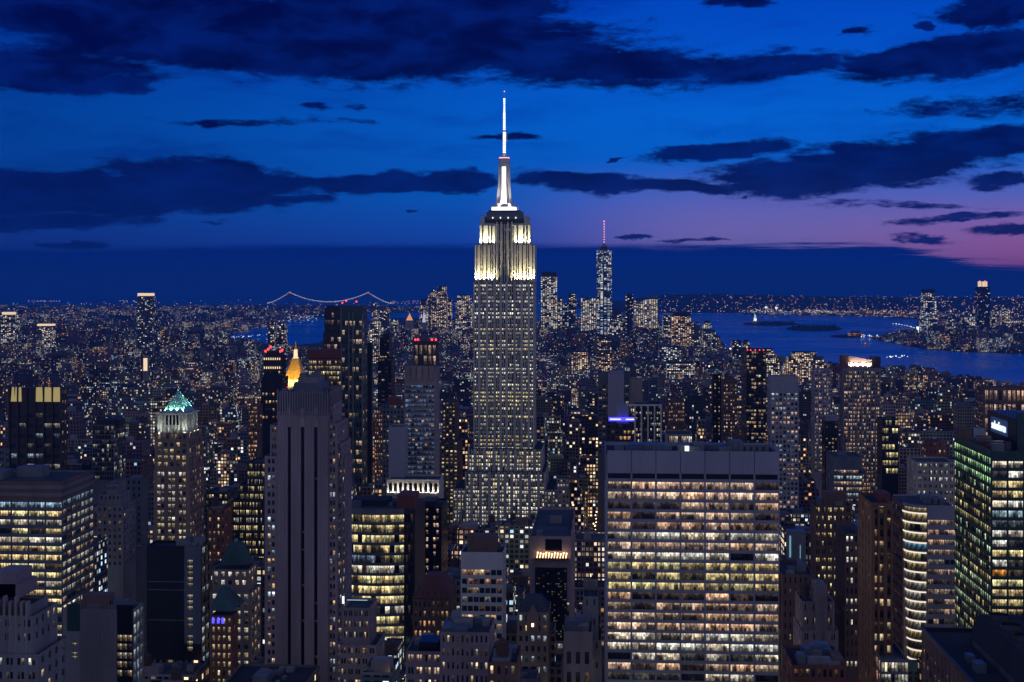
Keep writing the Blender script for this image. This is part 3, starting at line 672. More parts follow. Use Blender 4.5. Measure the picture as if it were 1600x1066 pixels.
# ============================================================ green-roofed lit tower
def greentop():
    D = 900
    b = Bld('mansard_tower', 'brown brick tower crowned by a floodlit white storey and glowing green pyramid roof', D, 238, 318, 613, 848, 'green pyramid tower')
    def tier(a, c, yt, yb_z, dd, n, fh, lit, mat='tan', g=2, side=319, sn=6, tm=1.2, wf=.6, fw=.55):
        y0 = D+dd; d = 34-2*dd; x0, x1 = X(a, y0), X(c, y0); z = Z(yt, y0)
        b.block(x0, x1, y0, y0+d, yb_z, z, dict(n=n, g=g, fw=fw, fh=fh, wf=wf, lit=lit, mg=.05, tm=tm), dict(n=sn, g=1, fw=.45, fh=fh, wf=wf, lit=Lit(.4, 'warm', .5), tm=tm), mat)
        return x0, x1, y0, y0+d, z
    lt = Lit(.85, 'white', .75, .15, 'yellow', low=.5)
    t1 = tier(240, 296, 740, 0, 0, 3, 6.0*D/F*1.83*.93, lt, fw=.62)
    t2 = tier(242, 295, 693, t1[4]-1.1, 1, 5, 4.4, Lit(.7, 'yellow', .7), g=1)
    t3 = tier(243, 294, 680, t2[4]-1.1, 1.6, 7, 5, Lit(.3, 'yellow', .3), g=1)
    # floodlit storey
    y0 = D+4; x0, x1 = X(247.5, y0), X(291.5, y0); z0, z1 = t3[4]-1.1, Z(652, y0); d = 25
    b.foot = [t1[0], t1[1], D, D+34]
    m = MB(); m.box(x0, x1, y0, y0+d, z0, z1); b.attach.append(('floodlit_storey', 'ivory', m))
    for i in range(9): xx = x0+(x1-x0)*i/8; b.box('pilaster', 'ivory', xx-.5, xx+.5, y0-.5, y0, z0, z1)
    for i in range(7): yy = y0+d*(i+.5)/7; b.box('pilaster', 'ivory', x1, x1+.5, yy-.5, yy+.5, z0, z1)
    for i in range(4):
        xx = x0+(x1-x0)*(i+2.5)/8; mm = MB(); zz = z0+6
        mm.box(xx-.75, xx+.75, y0-.12, y0+.02, zz, zz+5.5); mm.loft([[(xx-.75,y0-.12,zz+5.5),(xx+.75,y0-.12,zz+5.5),(xx+.75,y0+.02,zz+5.5),(xx-.75,y0+.02,zz+5.5)], [(xx-.3,y0-.12,zz+6.6),(xx+.3,y0-.12,zz+6.6),(xx+.3,y0+.02,zz+6.6),(xx-.3,y0+.02,zz+6.6)]]); b.attach.append(('arched_window', 'slot', mm))
    m = MB(); m.box(x0-1, x1+1, y0-1, y0+d+1, z1, z1+1.2); b.attach.append(('cornice', 'ivory', m))
    rx0, rx1 = x0+2.2, x1-1.5; zr = z1+1.2; za = Z(614, y0+10)
    mx, my = (rx0+rx1)/2, y0+d/2
    m = MB(); m.loft([[(rx0,y0+1,zr),(rx1,y0+1,zr),(rx1,y0+d-1,zr),(rx0,y0+d-1,zr)], [(rx0+1.8,y0+2.6,zr+3.2),(rx1-1.8,y0+2.6,zr+3.2),(rx1-1.8,y0+d-2.6,zr+3.2),(rx0+1.8,y0+d-2.6,zr+3.2)], [(mx-.6,my-.6,za),(mx+.6,my-.6,za),(mx+.6,my+.6,za),(mx-.6,my+.6,za)]])
    rib = MB()
    for k in range(7): f = k/6; rib.tube((rx0+1.8+(rx1-rx0-3.6)*f, y0+2.5, zr+3.2), (mx, my-.6, za), .16, 4)
    for k in range(6): f = (k+1)/6; rib.tube((rx1-1.7, y0+2.6+(d-5.2)*f, zr+3.2), (mx+.6, my, za), .16, 4)
    b.attach.append(('pyramid_roof', 'copper', m, ('roof_rib', 'copper', rib)))
    m = MB(); m.tube((mx, my, za-.5), (mx, my, za+3), .2, 5); b.attach.append(('finial', 'copper', m))
    e = b.finish()
    def fl(x, y, z, tx, ty, tz, watt, ang, col):
        import mathutils
        L = bpy.data.lights.new('floodlight_beam', 'SPOT'); L.energy = watt; L.color = col; L.spot_size = R(ang); L.spot_blend = .7; L.shadow_soft_size = .4
        o = bpy.data.objects.new('floodlight_beam', L); C.objects.link(o); o.location = (x, y, z); o['kind'] = 'helper'
        o.rotation_euler = mathutils.Vector((tx-x, ty-y, tz-z)).to_track_quat('-Z', 'Y').to_euler()
        f = MB(); f.box(x-.3, x+.3, y-.3, y+.3, z-.8, z-.2); f.build('floodlight', M['metal'], e, (e.location.x, e.location.y, 0))
    for i, k in enumerate((.06, .3, .5, .72, .96)): fl(x0+(x1-x0)*k, y0-2.2, z0+.5, x0+(x1-x0)*k, y0, z0+7, (13000, 7000, 2500, 7000, 13000)[i], 110, (.88, 1, .86))
    for k in (.12, .45, .8): fl(x1+1.8, y0+d*k, z0+.5, x1, y0+d*k, z0+7, 6000, 110, (.9, 1, .9))
    for k in (.05, .35, .65, .95): fl(rx0+(rx1-rx0)*k, y0+.1, zr+.8, mx+(k-.5)*7, my-3, zr+11, 12000, 55, (.75, 1, .92))
    for k in (.1, .5, .9): fl(rx1+.9, y0+d*k, zr+.8, mx+3, my+(k-.5)*7, zr+11, 10000, 55, (.75, 1, .92))
greentop()

# ============================================================ curved yellow-lit office
def curved():
    D = 720
    b = Bld('curved_office', 'bow-fronted glass office glowing yellow beside the grey slotted tower', D, 538, 650, 775, 1026, 'bow-fronted yellow office')
    xa, xb, xc = X(532, D+4), X(630, D), X(648, D+3); zt = Z(798, D); fh = 16.0*D/F
    N = 14; pts = []
    for i in range(N+1):
        f = i/N; pts.append((xa+(xb-xa)*f, D+3.2*(f-.55)**2*4 + .0))
    pts = [(x, y) for x, y in pts]
    b.foot = [xa, xc, D, D+45]
    poly = pts + [(xc, D+4), (xc, D+45), (xa, D+45)]
    m = MB(); q = [(x, y+.5) for x, y in pts] + [(xc, D+4), (xc, D+45), (xa, D+45)]
    m.loft([[(x, y, z) for x, y in q] for z in (0, zt-1)]); b.attach.append(('wall', 'dark', m))
    top = zt-3.2; f = 0; ly = Lit(.82, 'yellow', 1.05, .25, 'white', low=.8)
    side = Lit(.12, 'warm', .3)
    def band(z0, z1, out=.0, mt='steel', part='spandrel_band'):
        mm = MB()
        for (x, y), (x2, y2) in zip(pts, pts[1:]): mm.loft([[(x, y-out, z), (x2, y2-out, z), (x2, y2+.5, z), (x, y+.5, z)] for z in (z0, z1)])
        b.attach.append((part, mt, mm))
    band(top, zt, .3, 'metal', 'parapet')
    while top > Z(1040, D):
        z1, z0 = top, top-fh*.72
        band(z0-fh*.28, z0, .12)
        if f < 4 or True:
            for k in range(0, N, 2):
                for j in (0, 1):
                    (x, y), (x2, y2) = pts[k+j], pts[k+j+1]; col = ly(b.rng, f, k); w = x2-x; uo = b.rng.uniform(0, 300)
                    if f == 4 and k < 7: col = (.16, .2, .28)
                    b.w.append(([(x+.1, y+.35, z0), (x2-.1, y2+.35, z0), (x2-.1, y2+.35, z1), (x+.1, y+.35, z1)], [(uo,0),(uo+w,0),(uo+w,z1-z0),(uo,z1-z0)], (*col, z1-z0)))
            for k in range(3):
                x = xb+1+(xc-xb-2)*k/3; x2 = x+(xc-xb-2)/3-.2; col = side(b.rng, f, k); b.w.append(([(x, D+2.2+.6*k, z0), (x2, D+2.2+.6*k, z0), (x2, D+2.2+.6*k, z1), (x, D+2.2+.6*k, z1)], [(0,0),(2,0),(2,3),(0,3)], (*col, z1-z0)))
        top -= fh; f += 1
    b.ibox('roof', 'roof', xa+1, xc-1, D+6, D+44, zt-1, zt-.8)
    b.ibox('penthouse', 'roofd', X(549, D+14), X(606, D+14), D+14, D+30, zt-1, Z(784, D+14))
    b.ibox('penthouse', 'rust', X(620, D+8), X(648, D+8), D+8, D+26, zt-1, Z(776, D+8))
    b.clutter(xa+4, xb, D+7, D+40, zt-.8, 5)
    b.finish()
curved()
# ============================================================ bow corner office (right) with bright cornice rings
def conecorner():
    D = 780
    b = Bld('ring_corner_office', 'pale ribbon-windowed office whose rounded corner is ringed with bright strips', D, 1394, 1492, 777, 1040, 'ring-cornered office')
    xl = X(1417, D); xr = X(1493, D); d = dep(D, 1417, 1394); zt = Z(783, D); fh = 15.2*D/F; cx = X(1448, D)
    b.foot = [xl, xr, D, D+d]
    lt = Lit(.75, 'peach', .55, .3, 'white', low=.7); ll = Lit(.35, 'peach', .35, .2, 'white', low=.6)
    r0 = cx-xl
    b.box('wall', 'shaft', cx, xr, D+.6, D+d, 0, zt-1, top=False); b.box('wall', 'shaft', xl+.6, cx, D+r0, D+d, 0, zt-1, top=False)
    n = 5; L = (xr-cx-.6)/n
    b.facade('F', cx+.3, xr, D, 0, zt-7.5, [(cx+.6+L*i+.15, cx+.6+L*(i+1)-.15) for i in range(n)], fh, .5, lt, 'trav', rec=.6, sp=.1, tm=.6, zvis=Z(1070, D), mull=3)
    b.box('wall', 'trav', cx+.3, xr, D, D+.6, zt-7.5, zt)
    m_ = 9; L = (d-r0)/m_
    b.facade('L', D+r0, D+d, xl, 0, zt-1.0, [(D+r0+L*i+.15, D+r0+L*(i+1)-.15) for i in range(m_)], fh, .5, ll, 'brown', rec=.6, sp=.1, tm=3, zvis=Z(1070, D))
    b.box('roof', 'roof', xl+.6, xr-.5, D+r0*.4, D+d, zt-1.0, zt-.8)
    b.box('parapet', 'trav', xl+.6, xr, D+d-.5, D+d, zt-1, zt)
    # rounded, tapering corner
    K = 10; z = zt-5; f = 0; cy = D+r0
    def arc(rr, z): return [(cx-rr*math.sin(math.pi/2*i/K), cy-rr*math.cos(math.pi/2*i/K), z) for i in range(K+1)]
    def ringseg(rr, t, z0, z1, mt, part):
        m = MB(); a0, a1 = arc(rr, z0), arc(rr-t, z0)
        for i in range(K): m.loft([[(*a0[i+1][:2], zz), (*a0[i][:2], zz), (*a1[i][:2], zz), (*a1[i+1][:2], zz)] for zz in (z0, z1)])
        b.attach.append((part, mt, m))
    ringseg(r0, .8, zt-1.5, zt, 'trav', 'cornice')
    ly = Lit(.8, 'yellow', .55, .2, 'white', low=.8)
    while z > Z(1050, D):
        rr = r0*max(.55, 1-.017*f)
        ringseg(rr+.25, .8, z, z+.75, 'band', 'bright_ring'); ringseg(rr, .7, z+.75, z+1.3, 'trav', 'spandrel_ring')
        a = arc(rr-.35, 0)
        for i in range(0, K, 2):
            p, q = a[i], a[i+2]; col = (.12, .3, .45) if f == 3 else ly(b.rng, f, i)
            z0, z1 = z-fh+1.3, z; w = math.dist(p[:2], q[:2])
            b.w.append(([(q[0], q[1], z0), (p[0], p[1], z0), (p[0], p[1], z1), (q[0], q[1], z1)], [(0,0),(w,0),(w,z1-z0),(0,z1-z0)], (*col, z1-z0)))
        z -= fh; f += 1
    a = arc(r0*.5, 0); m = MB(); m.loft([[(cx, cy, zz)]+[(p[0], p[1], zz) for p in reversed(a)] for zz in (0, zt-1.5)]); b.attach.append(('corner_core', 'shaft', m))
    a = arc(r0-1, 0)
    for i in range(0, K, 2):
        p, q = a[i], a[i+2]; b.w.append(([(q[0], q[1], zt-4.6), (p[0], p[1], zt-4.6), (p[0], p[1], zt-1.5), (q[0], q[1], zt-1.5)], [(0,0),(3,0),(3,3),(0,3)], (.5, .38, .16, 3)))
    b.clutter(cx, xr-3, D+8, D+d-4, zt-.8, 6)
    m = MB(); m.frus(cx+4, D+14, zt-.8, zt+3, 3, 3, 16); b.attach.append(('cooling_tower', 'metal', m))
    b.finish()
conecorner()
# ============================================================ green glass tower with rooftop sign
def greenglass():
    D = 620; c = 1548; d = dep(D, c, 1492)
    b = Bld('green_glass_tower', 'green glass office tower with yellow-lit floors and a glowing rooftop name sign', D, 1492, 1640, 640, 975, 'green glass tower')
    x0, x1 = X(c, D), X(1700, D); zt = Z(700, D); b.foot = [x0, x1, D, D+d]
    fh = 15.1*D/F; n = 6; L = (x1-x0)/n
    b.box('wall', 'greenm', x0+.5, x1, D+.5, D+d, 0, zt-1.5, top=False)
    lf = Lit(.90, 'yellow', 1.35, .15, 'white', low=.9)
    def front(r, f, k):
        if f == 6: return (.10, .12, .12)
        if f == 5: return (.30, .42, .46)
        if f == 11 and k == 0: return (1.1, .42, .06)
        return lf(r, f, k)
    b.facade('F', x0, x1, D, 0, zt-2, [(x0+.6+L*i+.2, x0+.6+L*(i+1)-.6) for i in range(n)], fh, .66, front, 'greenm', rec=.5, sp=.1, tm=2.2, zvis=Z(1085, D), mull=6)
    ls = Lit(.66, 'green', 1.1, .45, 'yellow', low=.8)
    K = 18; L = d/K
    b.facade('L', D+.5, D+d, x0, 0, zt-1, [(D+.5+L*i+.18, D+.5+L*(i+1)-.18) for i in range(K)], fh, .62, lambda r, f, k: (.60, 1.1, .5) if f in (0, 1, 2) and r.random() < .85 else ls(r, f, k), 'greenm', rec=.5, sp=.1, tm=2.0, zvis=Z(1085, D))
    b.box('parapet', 'greenm', x0, x0+.5, D+.5, D+d, zt-1.02, zt+.5); b.box('parapet', 'greenm', x0+.5, x1, D, D+.5, zt-2.0, zt+.4); b.box('parapet', 'greenm', x0+.5, x1, D+d-.5, D+d, zt-1.5, zt+.5)
    zr = zt-1.5; b.mb('roof', 'roof').face([(x0+.5, D+.5, zr), (x1, D+.5, zr), (x1, D+d-.5, zr), (x0+.5, D+d-.5, zr)])
    # lit glass rim along the back of the roof and coloured plant
    b.clutter(x0+3, x0+14, D+10, D+d-6, zr, 12, ('metal', 'steel', 'rust'))
    b.ibox('rooftop_unit', 'brown', X(1499, D+d-8), X(1519, D+d-8), D+d-8, D+d-2, zr, Z(664, D+d-8)); b.ibox('rooftop_unit', 'trav', X(1521, D+d-8), X(1540, D+d-8), D+d-8, D+d-2, zr, Z(665, D+d-8))
    # upper block with raked wall carrying the sign
    yA, yB = D+14, D+d-3; sx = x0+15
    m = MB(); zA, zB = Z(640, D+14), Z(640, D+14)+2
    m.loft([[(sx, yA, z), (x1, yA, z), (x1, yB, z), (sx, yB, z)] for z in (zr, Z(650, yA))]); b.attach.append(('upper_block', 'black', m))
    zu = Z(650, yA)
    for k in range(13): yy = yA+(yB-yA)*k/12; b.ibox('screen_post', 'greenm', sx-.15, sx+.15, yy-.15, yy+.15, zu, zu+5)
    b.ibox('screen_rail', 'greenm', sx-.2, sx+.1, yA, yB, zu+4.6, zu+5)
    b.ibox('mast_post', 'greenm', X(1590, D+12), X(1600, D+12), D+12, D+13.5, zr, Z(640, D+12))
    # sign on the left-hand wall of the upper block: word in raised letters
    cu = bpy.data.curves.new('sign', 'FONT'); cu.body = 'salesforce'; cu.size = 5.2; cu.extrude = .15; cu.offset = .09; cu.resolution_u = 2; cu.align_x = 'CENTER'; cu.align_y = 'CENTER'
    to = bpy.data.objects.new('tmp', cu); C.objects.link(to); bpy.context.view_layer.update()
    me = bpy.data.meshes.new_from_object(to.evaluated_get(bpy.context.evaluated_depsgraph_get())); bpy.data.objects.remove(to)
    me.materials.clear(); me.materials.append(G['sign'])
    b._sign = (me, sx, (yA+yB)/2, zr, yA, yB)
    e = b.finish()
    q1 = proj(sx, yA, 200)[0]; q2 = proj(sx, yB, 200)[0]
    # place letters so that they read between px 1551 and 1573
    ya = sx/math.tan(math.atan((1573-800)/F)-TH); yb_ = sx/math.tan(math.atan((1551-800)/F)-TH)
    w = yb_-ya; bb = [v.co.x for v in me.vertices]; k = w/(max(bb)-min(bb))
    so = bpy.data.objects.new('name_sign', me); C.objects.link(so); so.parent = e
    ym = (ya+yb_)/2; zm = EYE-(662-HY)*ym/F*1.0
    so.location = (sx-.5-e.location.x, ym-e.location.y, zm); so.rotation_euler = (math.pi/2, 0, -math.pi/2); so.scale = (k, k*.95, 1)
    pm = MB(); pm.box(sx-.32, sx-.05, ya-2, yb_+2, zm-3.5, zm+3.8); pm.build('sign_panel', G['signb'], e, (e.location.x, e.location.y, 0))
    print('sign', ya, yb_, yA, yB, zr, zu, zm)
greenglass()

# ============================================================ near right: dark flat roof with cooling plant
def darkroof():
    D1 = 420; x0 = X(1440, D1); D0 = 300; zt = P(1440, 980, D1)[2]; x1 = x0+90
    b = Bld('dark_roofed_block', 'big dark roofed block with a raised louvred cooling plant and lit rooms below its edge', D0, 1440, 1700, 960, 1090, 'dark cooling-plant roof')
    b.foot = [x0, x1, D0, D1]
    b.box('wall', 'grey', x0+.5, x1, D0, D1, 0, zt-1.3, top=False)
    K = 26; L = (D1-D0)/K
    b.facade('L', D0, D1, x0, 0, zt-1.4, [(D0+L*i+L*.2, D0+L*(i+1)-L*.2) for i in range(K)], 4.0, .55, Lit(.42, 'warm', .5, .3, 'white', low=.4), 'brown', rec=.5, tm=4.5, zvis=zt-50)
    for (a, c_, p, q) in ((x0, x0+.6, D0, D1), (x0+.6, x1, D1-.6, D1), (x1-.6, x1, D0, D1-.6)): b.box('parapet', 'dark', a, c_, p, q, zt-1.38, zt)
    zr = zt-1.2; b.mb('roof', 'roofd').face([(x0+.5, D0, zr), (x1-.5, D0, zr), (x1-.5, D1-.5, zr), (x0+.5, D1-.5, zr)])
    px0 = X(1516, D1-14); m = MB(); z2 = zr+9; px1 = px0+34; a, c = D0+24, D1-14
    m.loft([[(px0, a, zr), (px1, a, zr), (px1, c, zr), (px0, c, zr)], [(px0, a, zr+2), (px1, a, zr+2), (px1, c, zr+2), (px0, c, zr+2)], [(px0+2.2, a+1, z2), (px1-1, a+1, z2), (px1-1, c-1, z2), (px0+2.2, c-1, z2)]])
    b.attach.append(('plant_housing', 'roofd', m))
    for i in range(7):
        for j in range(3):
            m = MB(); cy = a+6+i*(c-a-12)/6; cx = px0+6.5+j*9; m.frus(cx, cy, z2, z2+1.1, 3.0, 2.8, 18, cap=False); m.frus(cx, cy, z2, z2+.5, 2.7, 2.7, 18); b.attach.append(('cooling_fan', 'dark', m))
    for j in range(9): b.ibox('louvre', 'metal', px0-.1, px0+.12, a+3, c-3, zr+.3+.18*j, zr+.38+.18*j)
    b.clutter(x0+3, px0-3, D0+20, D1-6, zr, 5, ('dark', 'steel'))
    b.finish()
darkroof()
# ============================================================ other individual near and middle towers
def W(n=4, g=2, fw=.6, fh=3.8, wf=.55, p=.4, pal='warm', s=.7, fl=.2, mix=None, **k):
    return dict(n=n, g=g, fw=fw, fh=fh, wf=wf, lit=Lit(p, pal, s, fl, mix), **k)
def T(*a, **k):
    fin = k.pop('fin', True); b, r = tower(*a, **k)
    if fin: b.finish()
    return b, r
rc = lambda a, c, y, m='steel': (a, c, y, m)
# --- left
b, r = T('lit_crown_tower', 'dark faceted tower with glowing yellow panels round its top storeys', 'yellow-panelled dark tower', 1050, 15, 96, 608, 745, 30,
    dict(n=6, g=1, fw=.86, fh=8, wf=.42, lit=Lit(.5, 'white', .5, .45, 'cool'), tm=19, mull=4), dict(n=2, g=1, fw=.5, fh=8, wf=.4, lit=Lit(.5, 'warm', .4)), 'dark', side=105, fin=False)
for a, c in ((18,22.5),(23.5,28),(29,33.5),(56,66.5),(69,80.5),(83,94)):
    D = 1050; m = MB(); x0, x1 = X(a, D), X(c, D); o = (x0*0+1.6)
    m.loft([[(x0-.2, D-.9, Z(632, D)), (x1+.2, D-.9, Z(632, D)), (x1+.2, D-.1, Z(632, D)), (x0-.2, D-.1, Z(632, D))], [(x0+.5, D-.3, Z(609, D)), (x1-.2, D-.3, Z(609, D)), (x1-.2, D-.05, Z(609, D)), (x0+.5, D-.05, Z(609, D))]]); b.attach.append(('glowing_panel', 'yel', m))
for i in range(7): x = X(15+81*i/6, 1050); b.ibox('fin', 'dark', x-.6, x+.6, 1048.6, 1050, 0, Z(607, 1050))
b.finish()
T('glass_grid_tower', 'small blue glass tower with square grid and one lit floor', 'blue grid tower', 1150, 144, 178, 664, 740, 30, W(9, 1, .86, 3.9, .8, .12, 'white', .5, .2), W(9, 1, .86, 3.9, .8, .14, 'white', .5, .2), 'steel', side=197, pent=[rc(152, 186, 660, 'dark')])
T('narrow_dark_tower', 'narrow dark apartment tower below the blue grid tower', 'narrow dark slab', 830, 196, 222, 748, 850, 18, W(3, 1, .4, 4, .5, .12), W(5, 1, .4, 4, .5, .1), 'steel', side=232, clutter=3)
T('dark_setback_tower', 'dark stepped brick block with few orange windows', 'dark stepped block', 790, 151, 192, 770, 870, 22, W(5, 1, .45, 4, .5, .25, 'orange', .7), W(4, 1, .4, 4, .5, .1), 'grey', tiers=[(151, 192, 790), (155, 188, 772), (166, 184, 757)], clutter=3)
T('black_slab', 'black windowless slab with one column of lit stair windows', 'black slab', 620, 229, 315, 853, 1030, 15, None, W(2, 1, .8, 4.6, .6, .6, 'cool', .45), 'black', side=328, fin=False, clutter=6, roofm='roofd')
b = ALLB[-1]; D = 620; rr = random.Random(3)
for i in range(16):
    y = 882+i*9.2
    if rr.random() < .75:
        z1, z0 = Z(y, D), Z(y+6.5, D); x0, x1 = X(293, D), X(301, D); k = rr.uniform(.3, .9); b.w.append(([(x0, D-.05, z0), (x1, D-.05, z0), (x1, D-.05, z1), (x0, D-.05, z1)], [(0,0),(2.3,0),(2.3,1.9),(0,1.9)], (k, k*.85, k*.6, z1-z0)))
for y in (917, 930, 978): b.ibox('metal_seam', 'metal', X(232, D), X(311, D), D-.15, D, Z(y+.5, D), Z(y-.5, D))
b.ibox('lift_panel', 'steel', X(288, D), X(314, D), D-.03, D, Z(1015, D), Z(860, D)); b.finish()
b, r = T('ribbed_panel_block', 'low block faced with ribbed brown-grey panels beside a teal-lit glass corner', 'ribbed panel block', 450, 98, 208, 952, 1066, 12, None,
    W(3, 1, .86, 4.2, .75, .9, 'cool', .35, .1), 'grey', side=225, fin=False, clutter=8, roofm='roofd', tanks=0, pent=[rc(128, 170, 940, 'brown')])
D = 450
for k in range(24): x = X(126, D)+(X(182, D)-X(126, D))*k/23; b.ibox('panel_rib', 'shaft', x-.12, x+.12, D-.25, D, 0, Z(954, D)) if k % 2 == 0 else None
b.ibox('dark_glass_strip', 'greenm', X(105, D), X(125, D), D-.12, D, Z(998, D), Z(955, D)); b.ibox('dark_glass_strip', 'black', X(183, D), X(207.5, D), D-.12, D, 0, Z(955, D))
for i in range(5):
    for k in range(3):
        x0 = X(184+k*7.8, D); x1 = X(190.8+k*7.8, D); z1 = Z(1003+i*14, D); z0 = z1-2; c = rr.choice([(.7,.65,.5),(.4,.3,.18),(.05,.05,.05),(.8,.6,.35)]); b.w.append(([(x0, D-.16, z0), (x1, D-.16, z0), (x1, D-.16, z1), (x0, D-.16, z1)], [(0,0),(1.5,0),(1.5,2),(0,2)], (*c, 2)))
for y in (1017, 1032, 1038): 
    x0, x1 = X(112, D), X(121, D); z1 = Z(y, D); b.w.append(([(x0, D-.03, z1-.9), (x1, D-.03, z1-.9), (x1, D-.03, z1), (x0, D-.03, z1)], [(0,0),(2,0),(2,1),(0,1)], (.5,.42,.28, .9)))
b.finish()
b, r = T('crenellated_tower', 'old stone tower with stepped crown and buttress piers at the corner', 'buttressed stone tower', 400, -30, 51, 945, 1066, 22, W(5, 2, .62, 4.2, .5, .3, 'white', .6), W(4, 1, .4, 4.2, .5, .3, 'warm', .8), 'grey',
    tiers=[(-30, 60, 1022), (-30, 52, 962), (-26, 44, 947)], side=None, fin=False)
D = 404
for a, c, y in ((-20, 30, 926), (-14, 22, 908)): b.ibox('stepped_crown', 'shaft', X(a, D+2), X(c, D+2), D+3, D+15, Z(950, D), Z(y, D+2))
for px in (2, 11, 20, 29, 38, 46): x = X(px, D); b.ibox('buttress', 'stone', x-.35, x+.35, D-2.2, D-.2, Z(1066, D), Z(942 if px % 2 else 950, D))
b.finish()
b, r = T('green_hip_roof_block', 'pale stone block with steep green copper roof and stepped sides', 'green hipped roof block', 680, 330, 389, 898, 1066, 20, W(5, 1, .5, 4.2, .55, .62, 'white', .7, .2, 'yellow'), W(3, 1, .5, 4.2, .55, .4, 'warm', .8), 'stone',
    tiers=[(328, 392, 925), (331, 388, 890)], side=None, fin=False)
D = 684; x0, x1 = X(343, D), X(384, D); m = MB(); z0 = Z(888, D); m.loft([[(x0,D,z0),(x1,D,z0),(x1,D+13,z0),(x0,D+13,z0)], [(x0+1.2,D+1.5,z0+4),(x1-1.2,D+1.5,z0+4),(x1-1.2,D+11,z0+4),(x0+1.2,D+11,z0+4)], [(x0+4,D+5,Z(855,D)),(x1-4,D+5,Z(855,D)),(x1-4,D+8,Z(855,D)),(x0+4,D+8,Z(855,D))]]); b.attach.append(('copper_roof', 'copperd', m))
b.ibox('roof_vent', 'copper', X(362, D), X(366, D), D+5, D+7, Z(856, D), Z(851, D)); b.finish()
b, r = T('green_gabled_house', 'orange brick tower with dark green gabled roof and three blue-lit arches', 'blue arch brick tower', 560, 329, 363, 962, 1066, 18, W(4, 1, .45, 3.6, .6, .75, 'yellow', .7), W(4, 1, .45, 3.6, .6, .7, 'yellow', .7), 'red', fin=False, par=.4, side=372)
D = 560; x0, x1 = X(327, D), X(364, D); zb = Z(962, D); m = MB(); m.loft([[(x0,D-.4,zb),(x1,D-.4,zb),(x1,D+18,zb),(x0,D+18,zb)], [(x0+2.5,D+6,Z(933,D)),(x1-5,D+6,Z(933,D)),(x1-5,D+12,Z(933,D)),(x0+2.5,D+12,Z(933,D))]]); b.attach.append(('gabled_roof', 'copperd', m))
for px in (333, 341, 348): m = MB(); x = X(px, D); z = Z(982, D); m.box(x-.5, x+.5, D-.12, D+.02, z, z+2.0); m.loft([[(x-.5,D-.12,z+2),(x+.5,D-.12,z+2),(x+.5,D,z+2),(x-.5,D,z+2)],[(x-.15,D-.12,z+2.6),(x+.15,D-.12,z+2.6),(x+.15,D,z+2.6),(x-.15,D,z+2.6)]]); b.attach.append(('blue_arch_light', 'blue', m))
b.finish()
T('white_window_block', 'stepped office block with rows of bright narrow windows beside the grey slotted tower', 'stepped white-windowed block', 800, 363, 413, 782, 890, 30, W(5, 3, .74, 4.6, .6, .6, 'yellow', .75, .3, 'white'), W(3), 'dark', tiers=[(363, 414, 782), (374, 414, 757), (386, 414, 722)])
T('brown_stepped_block', 'reddish brick block with tall narrow windows next to the green pyramid tower', 'reddish narrow-windowed block', 780, 324, 352, 795, 870, 22, W(4, 1, .4, 4, .5, .3), W(4, 1, .4, 4, .5, .45, 'orange'), 'red', side=364, clutter=3, tanks=1)
T('louvred_plant_block', 'dark block with one golden-lit top floor below the green pyramid tower', 'golden top floor block', 850, 321, 356, 770, 800, 24, W(8, 1, .7, 4.2, .5, .5, 'yellow', .7), W(4), 'dark', clutter=3)
T('lattice_topped_tower', 'slim bronze tower with diagonal lattice crown and amber windows', 'lattice-topped slim tower', 1150, 388, 402, 634, 730, 16, W(3, 2, .8, 3.6, .55, .62, 'orange', .8), W(2, 1, .4, 4, .5, .2), 'brown', side=412, tiers=[(382, 414, 725), (388, 402, 634)])
T('blue_lit_edge_tower', 'dark tower cut by the picture edge with blue-lit end wall', 'blue-ended dark tower', 830, -40, 8, 702, 750, 18, W(5, 2, .7, 4, .5, .3), W(4, 1, .85, 4, .8, .9, 'blue', .12, .0), 'steel', side=15)
# --- centre left
b, r = T('white_arcade_block', 'palatial block whose top arcade is floodlit white behind columns', 'white-lit arcade block', 930, 604, 686, 750, 800, 26, dict(n=8, g=2, fw=.5, fh=8.2, wf=.44, lit=Lit(.75, 'yellow', .8), tm=16), None, 'ivory', fin=False)
D = 930; x0, x1 = X(606, D), X(685, D)
for i in range(11):
    x = x0+(x1-x0)*i/10; b.ibox('column', 'ivory', x-.55, x+.55, D-1.0, D-.2, Z(773, D), Z(754, D))
    if i < 10: b.ibox('tall_window', 'slot', x+(x1-x0)/10*.25, x+(x1-x0)/10*.75, D-.1, D-.02, Z(771, D), Z(757, D))
b.ibox('ledge', 'ivory', x0-.8, x1+.8, D-1.8, D-.0, Z(775.5, D), Z(773.2, D)); b.ibox('cornice', 'ivory', x0-.8, x1+.8, D-1.4, D-.0, Z(753.5, D), Z(750.5, D))
e = b.finish(); import mathutils
for i in range(10):
    x = x0+(x1-x0)*(i+.5)/10; L = bpy.data.lights.new('arcade_lamp', 'SPOT'); L.energy = 2200; L.color = (1, .95, .82); L.spot_size = R(130); L.spot_blend = .8; L.shadow_soft_size = .2
    o = bpy.data.objects.new('arcade_lamp', L); C.objects.link(o); o.location = (x, D-2.4, Z(773, D)); o['kind'] = 'helper'; o.rotation_euler = mathutils.Vector((0, 2.2, 5)).to_track_quat('-Z', 'Y').to_euler()
T('blank_slab_tower', 'thin tower with blank lilac wall behind the white arcade', 'blank lilac slab', 950, 607, 632, 667, 752, 24, None, W(5, 1, .4, 4, .5, .3, 'cool'), 'trav', side=638)
